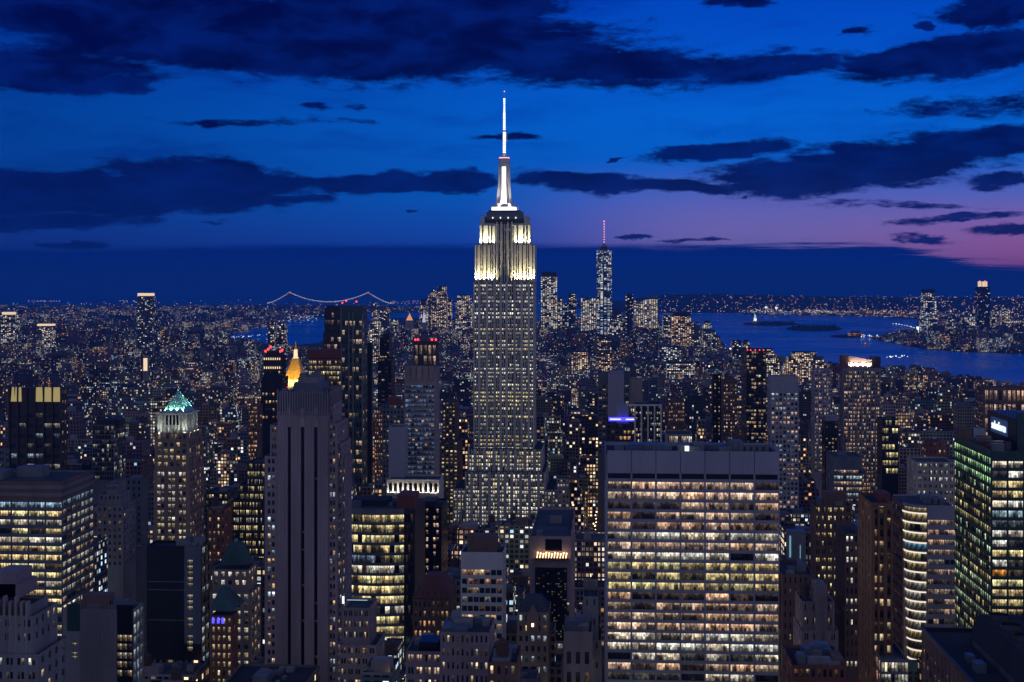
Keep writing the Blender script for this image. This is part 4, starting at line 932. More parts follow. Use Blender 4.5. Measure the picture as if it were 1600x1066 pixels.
b, r = T('blue_glass_tower', 'pale blue glass tower with folded stone crown panels behind the white arcade', 'pale blue glass tower', 975, 632, 680, 575, 752, 26, dict(n=5, g=2, fw=.86, gp=.06, fh=3.4, wf=.62, lit=Lit(.92, 'blue', .20, .1), tm=12.5), W(4, 1, .3, 4, .5, .2), 'shaft', side=687, fin=False)
D = 975
for i in range(5): 
    x0, x1 = X(633+i*9.4, D), X(640.6+i*9.4, D); m = MB(); z0, z1 = Z(596, D), Z(574, D); m.loft([[(x0+.4,D-.3,z0),(x1-.4,D-.3,z0),(x1-.4,D,z0),(x0+.4,D,z0)],[(x0-.2,D-1.6,z1),(x1+.2,D-1.6,z1),(x1+.2,D,z1),(x0-.2,D,z1)]]); b.attach.append(('crown_panel', 'stone', m))
for i in range(26):
    f, k = b.rng.randrange(3, 30), b.rng.randrange(9)
    z1 = Z(598, D)-f*3.4; x0 = X(634+k*5, D); b.w.append(([(x0, D-.03, z1-1.9), (x0+1.7, D-.03, z1-1.9), (x0+1.7, D-.03, z1), (x0, D-.03, z1)], [(k,0),(k+1.7,0),(k+1.7,2),(k,2)], (.75,.42,.26, 1.9)))
b.finish()
b, r = T('red_lamp_tower', 'dark tower with pale-lit vertical strips and two red roof lamps', 'twin red lamp tower', 1150, 646, 683, 534, 580, 22, dict(n=5, g=1, fw=.6, fh=9, wf=.85, lit=Lit(.85, 'peach', .38, .2), tm=3), W(3), 'dark', fin=False, side=686)
for px in (649, 653, 675, 681): b.lampball(X(px, 1152), 1152, Z(533, 1152), 1.3)
b.finish()
T('dark_office_tower', 'black slim tower with two rows of warm windows beside the bow-fronted yellow office', 'black slim tower', 800, 656, 690, 792, 925, 26, W(2, 2, .5, 4.2, .55, .72, 'peach', .8), W(5, 1, .4, 4.2, .5, .5), 'black', side=700, pent=[rc(660, 680, 785, 'dark')])
b, r = T('brown_hip_roof_block', 'brown brick block under a dark hipped roof with lit dormers', 'brown hipped block', 640, 645, 703, 936, 1000, 28, W(8, 1, .45, 4.6, .55, .35, 'orange', .9, .3), W(4, 1, .45, 4.4, .5, .3), 'brown', fin=False)
D = 640; x0, x1 = X(644, D), X(704, D); zb = Z(937, D); m = MB(); m.loft([[(x0,D-.5,zb),(x1,D-.5,zb),(x1,D+28,zb),(x0,D+28,zb)], [(x0+5,D+8,Z(908,D)),(x1-5,D+8,Z(908,D)),(x1-5,D+20,Z(908,D)),(x0+5,D+20,Z(908,D))]]); b.attach.append(('hipped_roof', 'rust', m))
for i in range(5): x = x0+3+i*3; b.ibox('dormer', 'brown', x, x+1.2, D+.2, D+2.5, zb+.3, zb+3)
b.finish()
T('light_fin_tower', 'square tower with slender white vertical fins and a dark louvred plant box', 'white-finned tower', 620, 720, 786, 863, 1000, 18, dict(n=7, g=1, fw=.86, fh=4.1, wf=.6, lit=Lit(.3, 'orange', .6, .3, 'white'), tm=8), W(3, 1, .5, 4, .5, .3), 'white', side=791, pent=[rc(730, 776, 839, 'brown')], clutter=6)
b, r = T('framed_dark_tower', 'dark tower framed in purple-grey with a warm rooftop light canopy', 'canopy-lit dark tower', 700, 828, 892, 838, 990, 22, W(6, 1, .7, 4.2, .55, .25, 'white', .55, .2, tm=34), W(3, 1, .3, 4), 'shaft', side=898, fin=False, clutter=2)
D = 700; b.ibox('dark_front', 'black', X(836, D), X(886, D), D-.1, D, Z(1000, D), Z(886, D)); b.ibox('dark_recess_plate', 'slot', X(852, D), X(878, D), D-.1, D, Z(860, D), Z(842, D))  # dark of the recess is put on as a flat black plate
for i in range(90):
    k, f = b.rng.randrange(14), b.rng.randrange(26)
    if k < 5 and b.rng.random() < .6: continue
    x0 = X(838+k*3.4, D); z1 = Z(890+f*4.1, D); c = b.rng.uniform(.15, .7); b.w.append(([(x0, D-.16, z1-.9), (x0+.7, D-.16, z1-.9), (x0+.7, D-.16, z1), (x0, D-.16, z1)], [(0,0),(.7,0),(.7,1),(0,1)], (c, c*.85, c*.6, .9)))
m = MB(); m.box(X(836, D-2), X(888, D-2), D-3, D-.2, Z(872, D), Z(870.6, D))
b.attach.append(('canopy', 'dark', m))
for i in range(11): x = X(839+i*4.5, D-2); mm = MB(); mm.tube((x, D-2, Z(870, D)), (x+.4, D-2, Z(862+(i % 3), D)), .14, 5); mm.frus(x+.4, D-2, Z(863+(i % 3), D), Z(861+(i % 3), D), .35, .35, 6); b.attach.append(('canopy_lamp', 'warm', mm))
b.finish()
b, r = T('gothic_gable_tower', 'sandstone building with pointed central gable and arched windows', 'pointed sandstone building', 560, 808, 857, 957, 1066, 20, W(5, 1, .45, 4.2, .55, .5, 'cool', .6, .3, 'yellow'), W(3, 1, .4), 'tan', fin=False)
D = 560; m = MB(); x0, x1 = X(823, D), X(842, D); m.box(x0, x1, D-.8, D+4, Z(985, D), Z(962, D)); m.loft([[(x0,D-.8,Z(962,D)),(x1,D-.8,Z(962,D)),(x1,D+4,Z(962,D)),(x0,D+4,Z(962,D))],[((x0+x1)/2-.1,D-.8,Z(948,D)),((x0+x1)/2+.1,D-.8,Z(948,D)),((x0+x1)/2+.1,D+4,Z(948,D)),((x0+x1)/2-.1,D+4,Z(948,D))]]); b.attach.append(('gable', 'tan', m))
m = MB(); xa, xb = X(810, D), X(856, D); m.loft([[(xa,D+2,Z(958,D)),(xb,D+2,Z(958,D)),(xb,D+19,Z(958,D)),(xa,D+19,Z(958,D))],[(xa+3,D+8,Z(938,D)),(xb-3,D+8,Z(938,D)),(xb-3,D+13,Z(938,D)),(xa+3,D+13,Z(938,D))]]); b.attach.append(('slate_roof', 'slate', m))
b.ibox('arched_window', 'warm', X(831, D), X(834, D), D-.9, D-.8, Z(978, D), Z(973, D)); b.finish()
T('ornate_corner_block', 'carved pale stone block with big arched upper windows', 'carved pale stone block', 540, 881, 925, 987, 1066, 24, W(3, 1, .5, 8, .6, .12, 'warm', .5, tm=8), W(3, 1, .4), 'stone', pent=[rc(884, 910, 978, 'steel')], clutter=5)
T('plain_grey_tower', 'plain dark grey tower with blank party wall and two small lit windows', 'blank grey party wall', 560, 911, 935, 932, 1066, 20, W(2, 1, .2, 8, .3, .2, 'white'), W(2), 'grey', tiers=[(911, 940, 1000), (911, 935, 932)])
T('grey_step_block', 'mauve-grey block with short lit windows on its left and a blank wall', 'mauve blank-walled block', 470, 688, 765, 988, 1066, 22, W(10, 1, .42, 4.6, .5, .22, 'warm', .9), W(2), 'shaft', pent=[rc(690, 730, 983, 'steel')], clutter=7)
T('lower_grey_block', 'low mauve block with pairs of bright cream windows at the bottom', 'low cream-windowed block', 480, 634, 690, 1018, 1066, 20, W(4, 2, .62, 4.4, .55, .7, 'peach', 1.0), W(2), 'shaft', pent=[rc(655, 684, 1006, 'black')], clutter=4)
b, r = T('twin_step_block', 'stepped brick wing with a bright white-lit roof terrace', 'white-terraced brick wing', 560, 530, 577, 948, 1066, 22, W(5, 2, .64, 4.4, .5, .3, 'warm', .8), W(4, 1, .4), 'shaft', tiers=[(530, 588, 1008), (535, 577, 950)], fin=False, side=None)
D = 560; m = MB(); m.tube((X(537, D+2), D+1, Z(948, D)), (X(537, D+2), D+1, Z(937, D)), .45, 6); b.attach.append(('terrace_lamp', 'shorew', m)); b.ibox('terrace_screen', 'cool', X(540, D+6), X(572, D+6), D+9, D+9.3, Z(950, D), Z(944, D+6)); b.finish()
T('brick_corner_block', 'low brown brick block with a few lit windows under the pointed sandstone building', 'low brown corner block', 450, 762, 808, 1035, 1066, 22, W(4, 1, .4, 5, .55, .6, 'warm', 1), W(2), 'brown', clutter=5, tanks=1)
T('dark_lower_block', 'low dark roofed block left of the white-finned tower', 'low dark roofed block', 700, 690, 720, 905, 985, 30, W(4, 1, .6, 4.2, .5, .3), W(3), 'grey', clutter=5, tanks=1)
# --- towers left of the spire, further off
b, r = T('red_crowned_tower', 'dark stepped tower with teeth of warm light and red lamps on top', 'red-lamped stepped tower', 1400, 415, 447, 557, 640, 26, dict(n=6, g=1, fw=.5, fh=8, wf=.35, lit=Lit(.6, 'orange', .9), tm=16), W(3), 'black', fin=False, tiers=[(408, 441, 590), (412, 439, 556)])
D = 1400
for i in range(8): 
    for y in (560, 574): x = X(414+i*3.4, D+2); b.ibox('crown_light', 'crown', x-.5, x+.5, D-.5, D-.1, Z(y+4, D), Z(y+.5, D))
for px, y in ((415, 552), (419, 549), (423, 545), (438, 552), (441, 550)): b.lampball(X(px, D+4), D+4, Z(y, D+4), 1.7)
b.ibox('penthouse', 'black', X(416, D+6), X(436, D+6), D+6, D+18, Z(558, D), Z(550, D+6)); b.finish()
b, r = T('gold_mesh_block', 'golden-lit office block with dark red roof screen', 'golden red-topped block', 1350, 481, 534, 561, 660, 35, dict(n=8, g=2, fw=.78, fh=5.2, wf=.6, lit=Lit(.8, 'yellow', .75, .2, 'orange'), tm=2), W(3), 'brown', fin=False)
b.ibox('roof_screen', 'rust', X(480, 1352), X(533, 1352), 1352, 1380, Z(561, 1350), Z(548, 1352)); b.finish()
def glasspair():
    D = 1250; b, r = T('tall_finned_tower', 'tallest dark glass residential tower with pale vertical fins and red spire lamps', 'fin-edged glass tower', D, 533, 567, 478, 760, 26, dict(n=3, g=2, fw=.8, fh=8.5, wf=.5, lit=Lit(.34, 'peach', .55, .2), tm=14), W(3, 1, .5, 8, .5, .15), 'greenm', side=574, fin=False)
    for px, y in ((533.5, 481), (545.5, 488), (552, 488), (566.5, 492)): x = X(px, D); b.ibox('pale_fin', 'metal', x-.45, x+.45, D-1.3, D, 0, Z(y, D))
    for px, y in ((535, 474), (541, 471), (547, 476), (557, 472)):
        x = X(px, D+4); m = MB(); m.tube((x, D+4, Z(486, D)), (x, D+4, Z(y, D)), .3, 5); b.attach.append(('spire_rod', 'dark', m))
        if px != 547: b.lampball(x, D+4, Z(y+1, D), 1.1)
    b.finish()
    T('dark_condo_tower', 'dark glass tower just left of the fin-edged glass tower', 'dark glass neighbour', 1500, 505, 532, 478, 600, 26, dict(n=5, g=1, fw=.8, fh=8, wf=.6, lit=Lit(.25, 'peach', .5), tm=5), W(3), 'black', tiers=[(505, 533, 520), (507, 532, 482), (510, 530, 478)])
glasspair()
T('black_thin_slab', 'thin black slab hugging the right of the fin-edged glass tower', 'thin black slab', 1330, 570, 581, 536, 760, 20, None, None, 'black', side=583)
T('dark_blue_block', 'dark block with faint horizontal bands and flat top', 'faint-banded dark block', 1700, 592, 610, 524, 620, 30, W(4, 1, .8, 5, .5, .12), W(3), 'black', tiers=[(590, 612, 560), (593, 608, 524)])
T('orange_window_slab', 'slender slab with many small orange windows between the thin black slab and the pale blue glass tower', 'orange-windowed slab', 1150, 585, 601, 640, 760, 24, W(5, 1, .5, 3.6, .5, .62, 'orange', .8), W(4, 1, .4), 'brown', clutter=2)
T('red_lit_roof_block', 'dark blue block with a red-lit rooftop box', 'red-boxed dark block', 1050, 597, 632, 632, 745, 24, W(6, 1, .5, 3.8, .5, .22, 'warm'), W(3), 'steel', pent=[rc(608, 622, 622, 'redbox')] if False else [rc(606, 624, 622, 'rust')])  # red light on the rooftop box is put into its rust-red colour
def gilded():
    D = 1900; b = Bld('gilded_pyramid_tower', 'gilded pyramid roof glowing gold with white lantern and pointed tip', D, 446, 478, 533, 610, 'gilded pyramid'); cy = D+14; cx = X(462, cy)
    S = cy/F; z = lambda y: Z(y, cy, 462); b.foot = [cx-20, cx+20, D, D+30]
    m = MB(); m.box(cx-16*S, cx+16*S, cy-14, cy+14, 0, z(607)); b.attach.append(('wall', 'stone', m))
    m = MB(); m.box(cx-16*S, cx+16*S, cy-14, cy+14, z(607), z(592)); b.attach.append(('lantern_storey', 'ivory', m))
    for i in range(7): x = cx-12*S+i*4*S; b.ibox('lit_opening', 'crown', x-.8*S, x+.8*S, cy-13.3, cy-13, z(605), z(597))
    m = MB(); m.loft([[(cx-r*S, cy-r*.9*S, z(y)), (cx-r*.86*S, cy-r*S, z(y)), (cx+r*.86*S, cy-r*S, z(y)), (cx+r*S, cy-r*.9*S, z(y)), (cx+r*S, cy+r*.9*S, z(y)), (cx+r*.86*S, cy+r*S, z(y)), (cx-r*.86*S, cy+r*S, z(y)), (cx-r*S, cy+r*.9*S, z(y))] for y, r in ((592, 15.5), (586, 13.4), (574, 9.6), (560, 5))]); b.attach.append(('gilded_roof', 'gold', m))
    m = MB(); m.frus(cx, cy, z(560), z(559), 5*S, 5*S, 8); m.frus(cx, cy, z(559), z(546), 3.6*S, 2.6*S, 8); b.attach.append(('lantern', 'crown', m))
    m = MB(); m.frus(cx, cy, z(546), z(533), 2.4*S, .1, 8); b.attach.append(('gilded_tip', 'gold', m))
    b.finish()
    for (dx, w) in ((-28, 60000), (-14, 30000), (0, 22000), (14, 30000), (28, 60000)):
        L = bpy.data.lights.new('floodlight_beam', 'SPOT'); L.energy = w; L.color = (1, .72, .25); L.spot_size = R(110); L.spot_blend = .8; L.shadow_soft_size = .5
        o = bpy.data.objects.new('floodlight_beam', L); C.objects.link(o); o.location = (cx+dx*S, cy-30, z(604)); o['kind'] = 'helper'; o.rotation_euler = mathutils.Vector((-dx*.4, 22, 22)).to_track_quat('-Z', 'Y').to_euler()
gilded()
# --- right of the spire
T('dark_rail_tower', 'tall dark tower with glass roof rail and a pale blank service wall', 'rail-topped dark tower', 1350, 934, 984, 583, 690, 30, W(8, 1, .7, 4, .5, .16, 'warm', .6, tm=12), W(3), 'steel', pent=[rc(951, 974, 580, 'trav')], side=None)
b = ALLB[-1]
b, r = T('blank_service_tower', 'windowless pale lilac service tower left of the neon rooftop', 'windowless lilac service tower', 1330, 950, 975, 584, 690, 14, None, None, 'trav')
T('tilted_top_block', 'pale block with slanted cut top and lit rooms beneath', 'slant-topped pale block', 1500, 983, 1004, 592, 660, 24, W(4, 2, .7, 5, .6, .6, 'yellow', .9, tm=28), W(3), 'stone')
b, r = T('neon_roof_block', 'dark block wearing a bright blue neon band along its roof', 'blue neon roof block', 1200, 947, 1000, 662, 700, 30, W(8, 1, .6, 5, .55, .3, 'orange', .8), W(3), 'dark', fin=False, pent=[rc(964, 982, 632, 'trav')])
D = 1199; b.ibox('neon_band', 'blue', X(951, D), X(999, D), D-.6, D, Z(657, D), Z(651, D))
for a, c in ((953, 970), (978, 996)): b.ibox('neon_lettering', 'bluew', X(a, D), X(c, D), D-.75, D-.6, Z(655, D), Z(653.2, D))
b.finish()
b, r = T('white_frame_block', 'dark glass block with bold white vertical frame bars', 'white frame bar block', 1150, 992, 1033, 633, 690, 26, W(4, 3, .86, 4.6, .5, .32, 'white', .6), W(3), 'black', fin=False)
for i in range(5): x = X(992+i*10.2, 1150); b.ibox('white_bar', 'white', x-.6, x+.6, 1148.6, 1150, Z(700, 1150), Z(633, 1150))
b.ibox('white_bar', 'white', X(980, 1150), X(1034, 1150), 1148.6, 1150, Z(633, 1150), Z(630.5, 1150)); b.finish()
T('amber_window_slab', 'dark brown slab dotted with amber windows right of the white frame bar block', 'amber-dotted slab', 1250, 1044, 1070, 628, 690, 24, W(7, 1, .5, 3.6, .5, .42, 'orange', .8), W(3), 'brown')
T('lit_gallery_block', 'low long block with a bright curved top gallery', 'bright gallery block', 900, 1042, 1082, 679, 695, 30, W(14, 1, .5, 5, .8, .95, 'white', .8), W(3), 'stone', tanks=1)
T('black_edge_tower', 'black tower with one bright vertical edge above the wide lilac stone slab', 'bright-edged black tower', 1450, 1114, 1127, 586, 700, 20, W(2, 1, .3, 4, .6, .3, 'warm'), W(3), 'black')
T('brick_gap_tower', 'dark brick tower with speckled warm windows beside the red-lamped grid tower', 'speckled brick tower', 1400, 1130, 1152, 594, 700, 24, W(6, 1, .5, 3.8, .5, .4), W(3), 'brown', tanks=1)
b, r = T('grid_glass_tower', 'dark glass grid tower topped by red lamps above the wide lilac stone slab', 'red-lamped grid tower', 1500, 1166, 1197, 548, 700, 26, W(8, 1, .85, 4.2, .6, .28, 'warm', .6, .25), W(5, 1, .4, 4, .5, .2), 'black', fin=False, side=1158)
for px in (1168, 1173, 1180, 1187, 1193): b.lampball(X(px, 1502), 1502, Z(547, 1502), 1.0)
b.finish()
T('white_topped_tower', 'residential tower with blank white top band and blue-white windows', 'white-banded residential tower', 1300, 1204, 1248, 588, 800, 24, dict(n=7, g=1, fw=.62, fh=4.4, wf=.6, lit=Lit(.5, 'peach', .55, .15, 'cool'), tm=16), W(3, 1, .5, 4.2, .5, .2), 'trav')
T('pale_pier_tower', 'slender pale tower with vertical piers and amber windows', 'slender pale-piered tower', 1450, 1272, 1298, 577, 720, 20, W(4, 2, .62, 4, .6, .5, 'peach', .7), W(3), 'trav', tiers=[(1272, 1298, 577)])
T('blue_box_tower', 'dark tower with a blue lit box on its roof', 'blue boxed tower', 1380, 1289, 1309, 658, 760, 20, W(4, 1, .5, 4, .5, .2), W(3), 'black', pent=[rc(1290, 1308, 647, 'trav')])
def bigres():
    D = 1500; b, r = T('wide_residential_tower', 'big residential tower full of amber windows with glowing slanted crown', 'slant-crowned residential tower', D, 1317, 1376, 575, 790, 28, dict(n=8, g=2, fw=.66, gp=.12, fh=4.3, wf=.62, lit=Lit(.58, 'orange', .75, .1, 'peach'), tm=4), W(4, 1, .4, 4, .5, .3), 'grey', side=1313, fin=False)
    x0, x1 = X(1317, D), X(1376, D)
    m = MB(); a, c = X(1316, D), X(1366, D); z0 = Z(575, D); m.loft([[(a,D+2,z0),(c,D+2,z0),(c,D+3.4,z0),(a,D+3.4,z0)],[(a,D+2,Z(553,D)),(c,D+2,Z(561,D)),(c,D+3.4,Z(561,D)),(a,D+3.4,Z(553,D))]]); b.attach.append(('slanted_screen', 'stone', m))
    b.ibox('corner_tower', 'dark', X(1363, D), X(1376, D), D+.5, D+16, z0, Z(556, D)); b.ibox('crown_strip', 'mast', X(1328, D), X(1362, D), D+1.6, D+1.9, Z(568.5, D), Z(566.5, D))
    b.ibox('corner_tower', 'brown', X(1315, D), X(1326, D), D+.4, D+14, z0, Z(554, D)); e = b.finish()
    for i in range(4):
        L = bpy.data.lights.new('crown_lamp', 'SPOT'); L.energy = 9000; L.color = (1, .72, .55); L.spot_size = R(130); L.spot_blend = .8
        o = bpy.data.objects.new('crown_lamp', L); C.objects.link(o); o.location = (X(1331+i*9, D), D-.5, Z(571, D)); o['kind'] = 'helper'; o.rotation_euler = mathutils.Vector((0, 2.5, 4)).to_track_quat('-Z', 'Y').to_euler()
bigres()
b, r = T('steel_topped_block', 'block with blue-grey corrugated top and two brightly lit floors below', 'corrugated-topped block', 1100, 1302, 1348, 714, 790, 28, W(9, 1, .8, 4.6, .55, .85, 'peach', .6, .2, 'cool', tm=10.5), W(4, 1, .3, 4, .5, .1), 'steel', side=1291, clutter=3)
T('lit_office_block', 'broad office block with bright cream double-height windows at the far right', 'cream-lit broad office', 1500, 1536, 1640, 606, 680, 30, dict(n=14, g=1, fw=.62, fh=15, wf=.72, lit=Lit(.92, 'peach', .75, .1, 'yellow'), tm=3, mull=2), W(3), 'brown')
T('white_masonry_block', 'pale masonry block with paired bright windows left of the green glass tower', 'pale paired-window block', 900, 1432, 1492, 722, 790, 28, W(7, 2, .55, 4.4, .5, .5, 'white', .8), W(4, 2, .5, 4.4, .5, .3), 'paleS')
T('ladder_window_block', 'dark block with bright ladder-like windows right of the slant-crowned residential tower', 'ladder-windowed block', 1300, 1378, 1404, 655, 720, 24, W(5, 1, .72, 7.5, .6, .75, 'yellow', .8), W(3), 'black', clutter=2)
T('brown_gable_block', 'brown brick block with orange-lit side wall at the right', 'orange-lit brick block', 1000, 1450, 1480, 690, 730, 20, W(4, 1, .3, 5, .5, .15), W(3, 1, .4, 5, .5, .6, 'orange'), 'red', pent=[rc(1470, 1480, 684, 'brown')])
T('yellow_row_block', 'brown stone block with two rows of bright yellow-green windows under its cornice', 'yellow-rowed brown block', 760, 1272, 1331, 790, 900, 26, W(6, 2, .56, 4.6, .5, .55, 'yellow', .8, .45), W(3, 1, .4, 4.4, .5, .1), 'brown', side=1266, pent=[rc(1288, 1322, 764, 'brown')], clutter=4)
T('dotted_masonry_block', 'dark masonry block with regular small windows lit in bright rows', 'regular dark masonry block', 600, 1320, 1362, 834, 1010, 22, W(6, 1, .45, 4.5, .5, .42, 'white', .8, .45), W(8, 1, .5, 4.5, .5, .2, 'cool', .3), 'brown', side=1305, pent=[rc(1339, 1358, 816, 'steel')])
b, r = T('pilaster_tower', 'dark tower striped with orange-brown granite pilasters beside the ring-cornered office', 'orange pilaster tower', 480, 1361, 1394, 786, 1066, 24, W(3, 1, .62, 4, .6, .3, 'warm', .5), W(4, 1, .3, 4), 'pil', fin=False, roofm='roofd')
D = 480
for a, c in ((1361, 1366), (1371, 1374), (1380, 1385.5), (1391, 1394)): b.ibox('granite_pilaster', 'pil', X(a, D), X(c, D), D-1.0, D, 0, Z(787, D))
b.ibox('penthouse', 'rust', X(1373, D+10), X(1392, D+10), D+10, D+20, Z(788, D), Z(766, D+10)); b.ibox('top_band', 'pil', X(1361, D), X(1394.3, D), D-1.1, D-.1, Z(789, D), Z(786, D)); b.finish()
b, r = T('stepped_brown_tower', 'plain brown-grey stepped tower with long white drainpipe down its front', 'drainpipe stepped tower', 520, 1252, 1308, 938, 1066, 22, W(4, 2, .42, 5, .5, .2, 'warm', .8), W(3, 1, .3), 'shaft', fin=False, tiers=[(1252, 1310, 985), (1253, 1304, 940)])
D = 521; b.ibox('central_shaft', 'shaft', X(1274, D), X(1292, D), D-.8, D+10, 0, Z(908, D)); m = MB(); xp = X(1284, D)
m.tube((xp, D-1.1, Z(1005, D)), (xp, D-1.1, Z(922, D)), .28, 6); m.tube((X(1290, D), D-1.1, Z(1018, D)), (xp, D-1.1, Z(1005, D)), .28, 6); b.attach.append(('drainpipe', 'metal', m))
m = MB(); m.frus(X(1281, D), D+3, Z(909, D), Z(896, D), 1.2, .1, 8); b.attach.append(('roof_finial', 'steel', m)); b.tank(X(1262, D), D+9, Z(940, D), 2); b.finish()
T('dark_ribbed_hall', 'dark brown hall with blank piers behind the drainpipe stepped tower', 'blank-piered dark hall', 560, 1222, 1272, 898, 1066, 30, W(6, 1, .3, 4.6, .5, .04), W(4, 1, .3), 'brown', clutter=4)
b, r = T('blue_screen_block', 'low stone block with a blue-lit metal screen standing on its roof', 'blue-screened roof block', 700, 1226, 1262, 880, 900, 22, W(6, 1, .5, 4), W(3), 'stone', fin=False)
D = 703; b.ibox('metal_screen', 'metal', X(1232, D), X(1259, D), D, D+9, Z(881, D), Z(826, D)); b.ibox('blue_light_strip', 'blank', X(1233.5, D-.4), X(1236, D-.4), D-.4, D-.05, Z(865, D), Z(832, D)); b.ibox('blue_light_strip', 'blank', X(1250, D-.4), X(1251, D-.4), D-.4, D-.05, Z(872, D), Z(846, D))
for px in (1233, 1250): b.lampball(X(px, D-1), D-1.4, Z(879, D-1), .8, 'shorew', 'roof_lamp')
b.finish()
T('low_roof_block', 'low brick block cluttered with rooftop ducts at the bottom', 'duct-cluttered low block', 430, 1238, 1322, 1040, 1066, 24, W(9, 1, .6, 4.4, .55, .25, 'orange', .7), W(2), 'red', pent=[rc(1303, 1320, 1022, 'brown'), rc(1258, 1290, 1030, 'steel')], clutter=10, roofm='roofd')
b, r = T('store_front_block', 'white-lit shop block with glowing glass front behind the dark cooling-plant roof', 'glowing shop block', 470, 1376, 1420, 1030, 1066, 40, W(8, 1, .8, 4, .8, .8, 'white', .6), W(10, 1, .85, 4.5, .8, .85, 'peach', .6), 'grey')
T('side_wing_right', 'pale stone wing right of the floodlit spire skyscraper', 'pale stone wing', 1200, 872, 890, 745, 830, 24, W(4, 1, .5, 4, .5, .5, 'white', .7), W(3), 'stone', tiers=[(866, 890, 765), (870, 889, 748)])
T('brown_avenue_tower', 'tall reddish brown tower just left of the floodlit spire skyscraper', 'reddish avenue tower', 1400, 690, 712, 628, 830, 40, W(4, 1, .5, 4, .5, .6, 'yellow', .8), W(7, 1, .4, 4, .5, .35), 'brown', tiers=[(688, 716, 690), (691, 712, 628)], side=None)
# ============================================================ far towers in downtown, Jersey City and Brooklyn
FARR = random.Random(11)
def cattr(rng, base, p, hue, cw, ch): 
    return dict(wallcol=(*base, rng.random()), winp=(cw, ch, p, hue))
def far(name, label, short, D, parts_, yb=520, col=(.10, .11, .13), p=.8, hue=.6, px=1.25, extra=None, dd=40):
    """parts_: (xl, xr, ytop, ybottom or None) stacked from the ground up, measured on the photo"""
    xl = min(q[0] for q in parts_); xr = max(q[1] for q in parts_); yt = min(q[2] for q in parts_)
    b = Bld(name, label, D, xl, xr, yt, yb, short); ch = px*1.35*D/F; cw = ch*2.0
    cw = max(3.2, cw); ch = max(3.8, ch)
    zb = 0
    for i, (a, c, y) in enumerate(parts_):
        z = Z(y, D); b.box('wall' if i == 0 else 'upper_wall', CITY, X(a, D), X(c, D), D+i*2, D+dd-i*2, zb, z, uv0=FARR.uniform(0, 999), **cattr(FARR, col, p, hue, cw, ch)); zb = z
    b.foot = [X(xl, D), X(xr, D), D, D+dd]
    if extra: extra(b)
    b.ibox('roof', 'roofd', X(parts_[-1][0], D)+1, X(parts_[-1][1], D)-1, D+3*i+1, D+dd-3*i-1, zb, zb+2.5)
    b.finish(); return b
def wtc():
    D = 5890; b = Bld('supertall_glass_tower', 'supertall tapering glass tower with lit mast standing over the harbour skyline', D, 932, 956, 344, 525, 'harbour supertall tower', 'skyscraper')
    cx = (X(932, D)+X(956, D))/2; h = (X(956, D)-X(932, D))/2; cy = D+h; z0, z1 = Z(505, D), Z(391, D); b.foot = [cx-h, cx+h, D, D+2*h]
    at = lambda: cattr(FARR, (.10, .18, .30), .72, .78, 15, 5.0)
    m = MB(); m.box(cx-h, cx+h, cy-h, cy+h, 0, z0, **at()); b.attach.append(('podium', CITY, m))
    lo = [(cx-h, cy-h), (cx+h, cy-h), (cx+h, cy+h), (cx-h, cy+h)]; k = h*.98; hi = [(cx, cy-k), (cx+k, cy), (cx, cy+k), (cx-k, cy)]
    m = MB(); a = at()
    for i in range(4):
        j = (i+1) % 4; p, q, t = lo[i], lo[j], hi[i]; L = 2*h; o = i*200
        m.face([(*p, z0), (*q, z0), (*t, z1)], [(o, z0), (o+L, z0), (o+L/2, z1)], **a)
        m.face([(*q, z0), (*hi[j], z1), (*t, z1)], [(o+L, z0), (o+L*1.5, z1), (o+L/2, z1)], **a)
    b.attach.append(('glass_shaft', CITY, m))
    m = MB(); m.loft([[(x, y, z) for x, y in hi] for z in (z1, z1+2)]); m.frus(cx, cy, z1+2, Z(386, D), h*.55, h*.5, 16); b.attach.append(('crown', 'black', m))
    m = MB(); m.frus(cx, cy, Z(386, D), Z(383, D), h*.35, h*.3, 16); m.frus(cx, cy, Z(383, D), Z(346, D), 2.6, .8, 8); l = MB()
    for i in range(9): l.frus(cx, cy, Z(379-i*4, D), Z(377.6-i*4, D), 3.1, 3.1, 8)
    b.attach.append(('spire', 'metal', m, ('spire_lights', 'pin', l))); b.lampball(cx, cy, Z(346, D), 3.2)
    # two brightly lit technical storeys
    m = MB()
    b.finish()
wtc()
def crownbox(a, c, y0, y1, mat='black'): 
    def f(b): b.ibox('crown', mat, X(a, b.D+4), X(c, b.D+4), b.D+4, b.D+34, Z(y0, b.D), Z(y1, b.D))
    return f
far('dark_crowned_tower', 'wide lit office tower with dark ribbed crown left of the harbour supertall tower', 'dark-crowned office tower', 5750, [(845, 870, 433)], 515, p=.85, px=1.2, extra=crownbox(846, 869.5, 433, 425))
far('slab_tower', 'lower lit shoulder tower against the dark-crowned office tower', 'lit shoulder tower', 5900, [(870, 878, 466)], 515, p=.5)
far('slab_tower', 'short bluish tower between two slim harbour towers', 'short bluish tower', 5950, [(878, 888, 474)], 515, (.08,.12,.17), p=.35, hue=.8)
far('slim_tower', 'slim dark tower with square top right of the short bluish tower', 'slim square-topped tower', 5800, [(888, 900, 459)], 515, (.06,.07,.09), p=.3)
far('office_tower', 'boxy brightly lit office tower touching the harbour supertall tower', 'boxy bright tower', 6000, [(907, 935, 466)], 520, p=.85)
far('office_tower', 'dim stepped tower right of the harbour supertall tower', 'dim stepped tower', 5600, [(950, 975, 505), (955, 972, 484)], 525, p=.45)
far('slim_tower', 'thin black tower standing alone against the harbour water', 'thin black harbour tower', 5400, [(977.5, 989, 460)], 530, (.03,.035,.045), p=.2)
far('office_tower', 'left half of a pair of cream-lit office blocks by the water', 'dimmer cream-lit block', 6200, [(990, 1010, 470)], 512, (.3,.26,.22), p=.8, hue=.5)
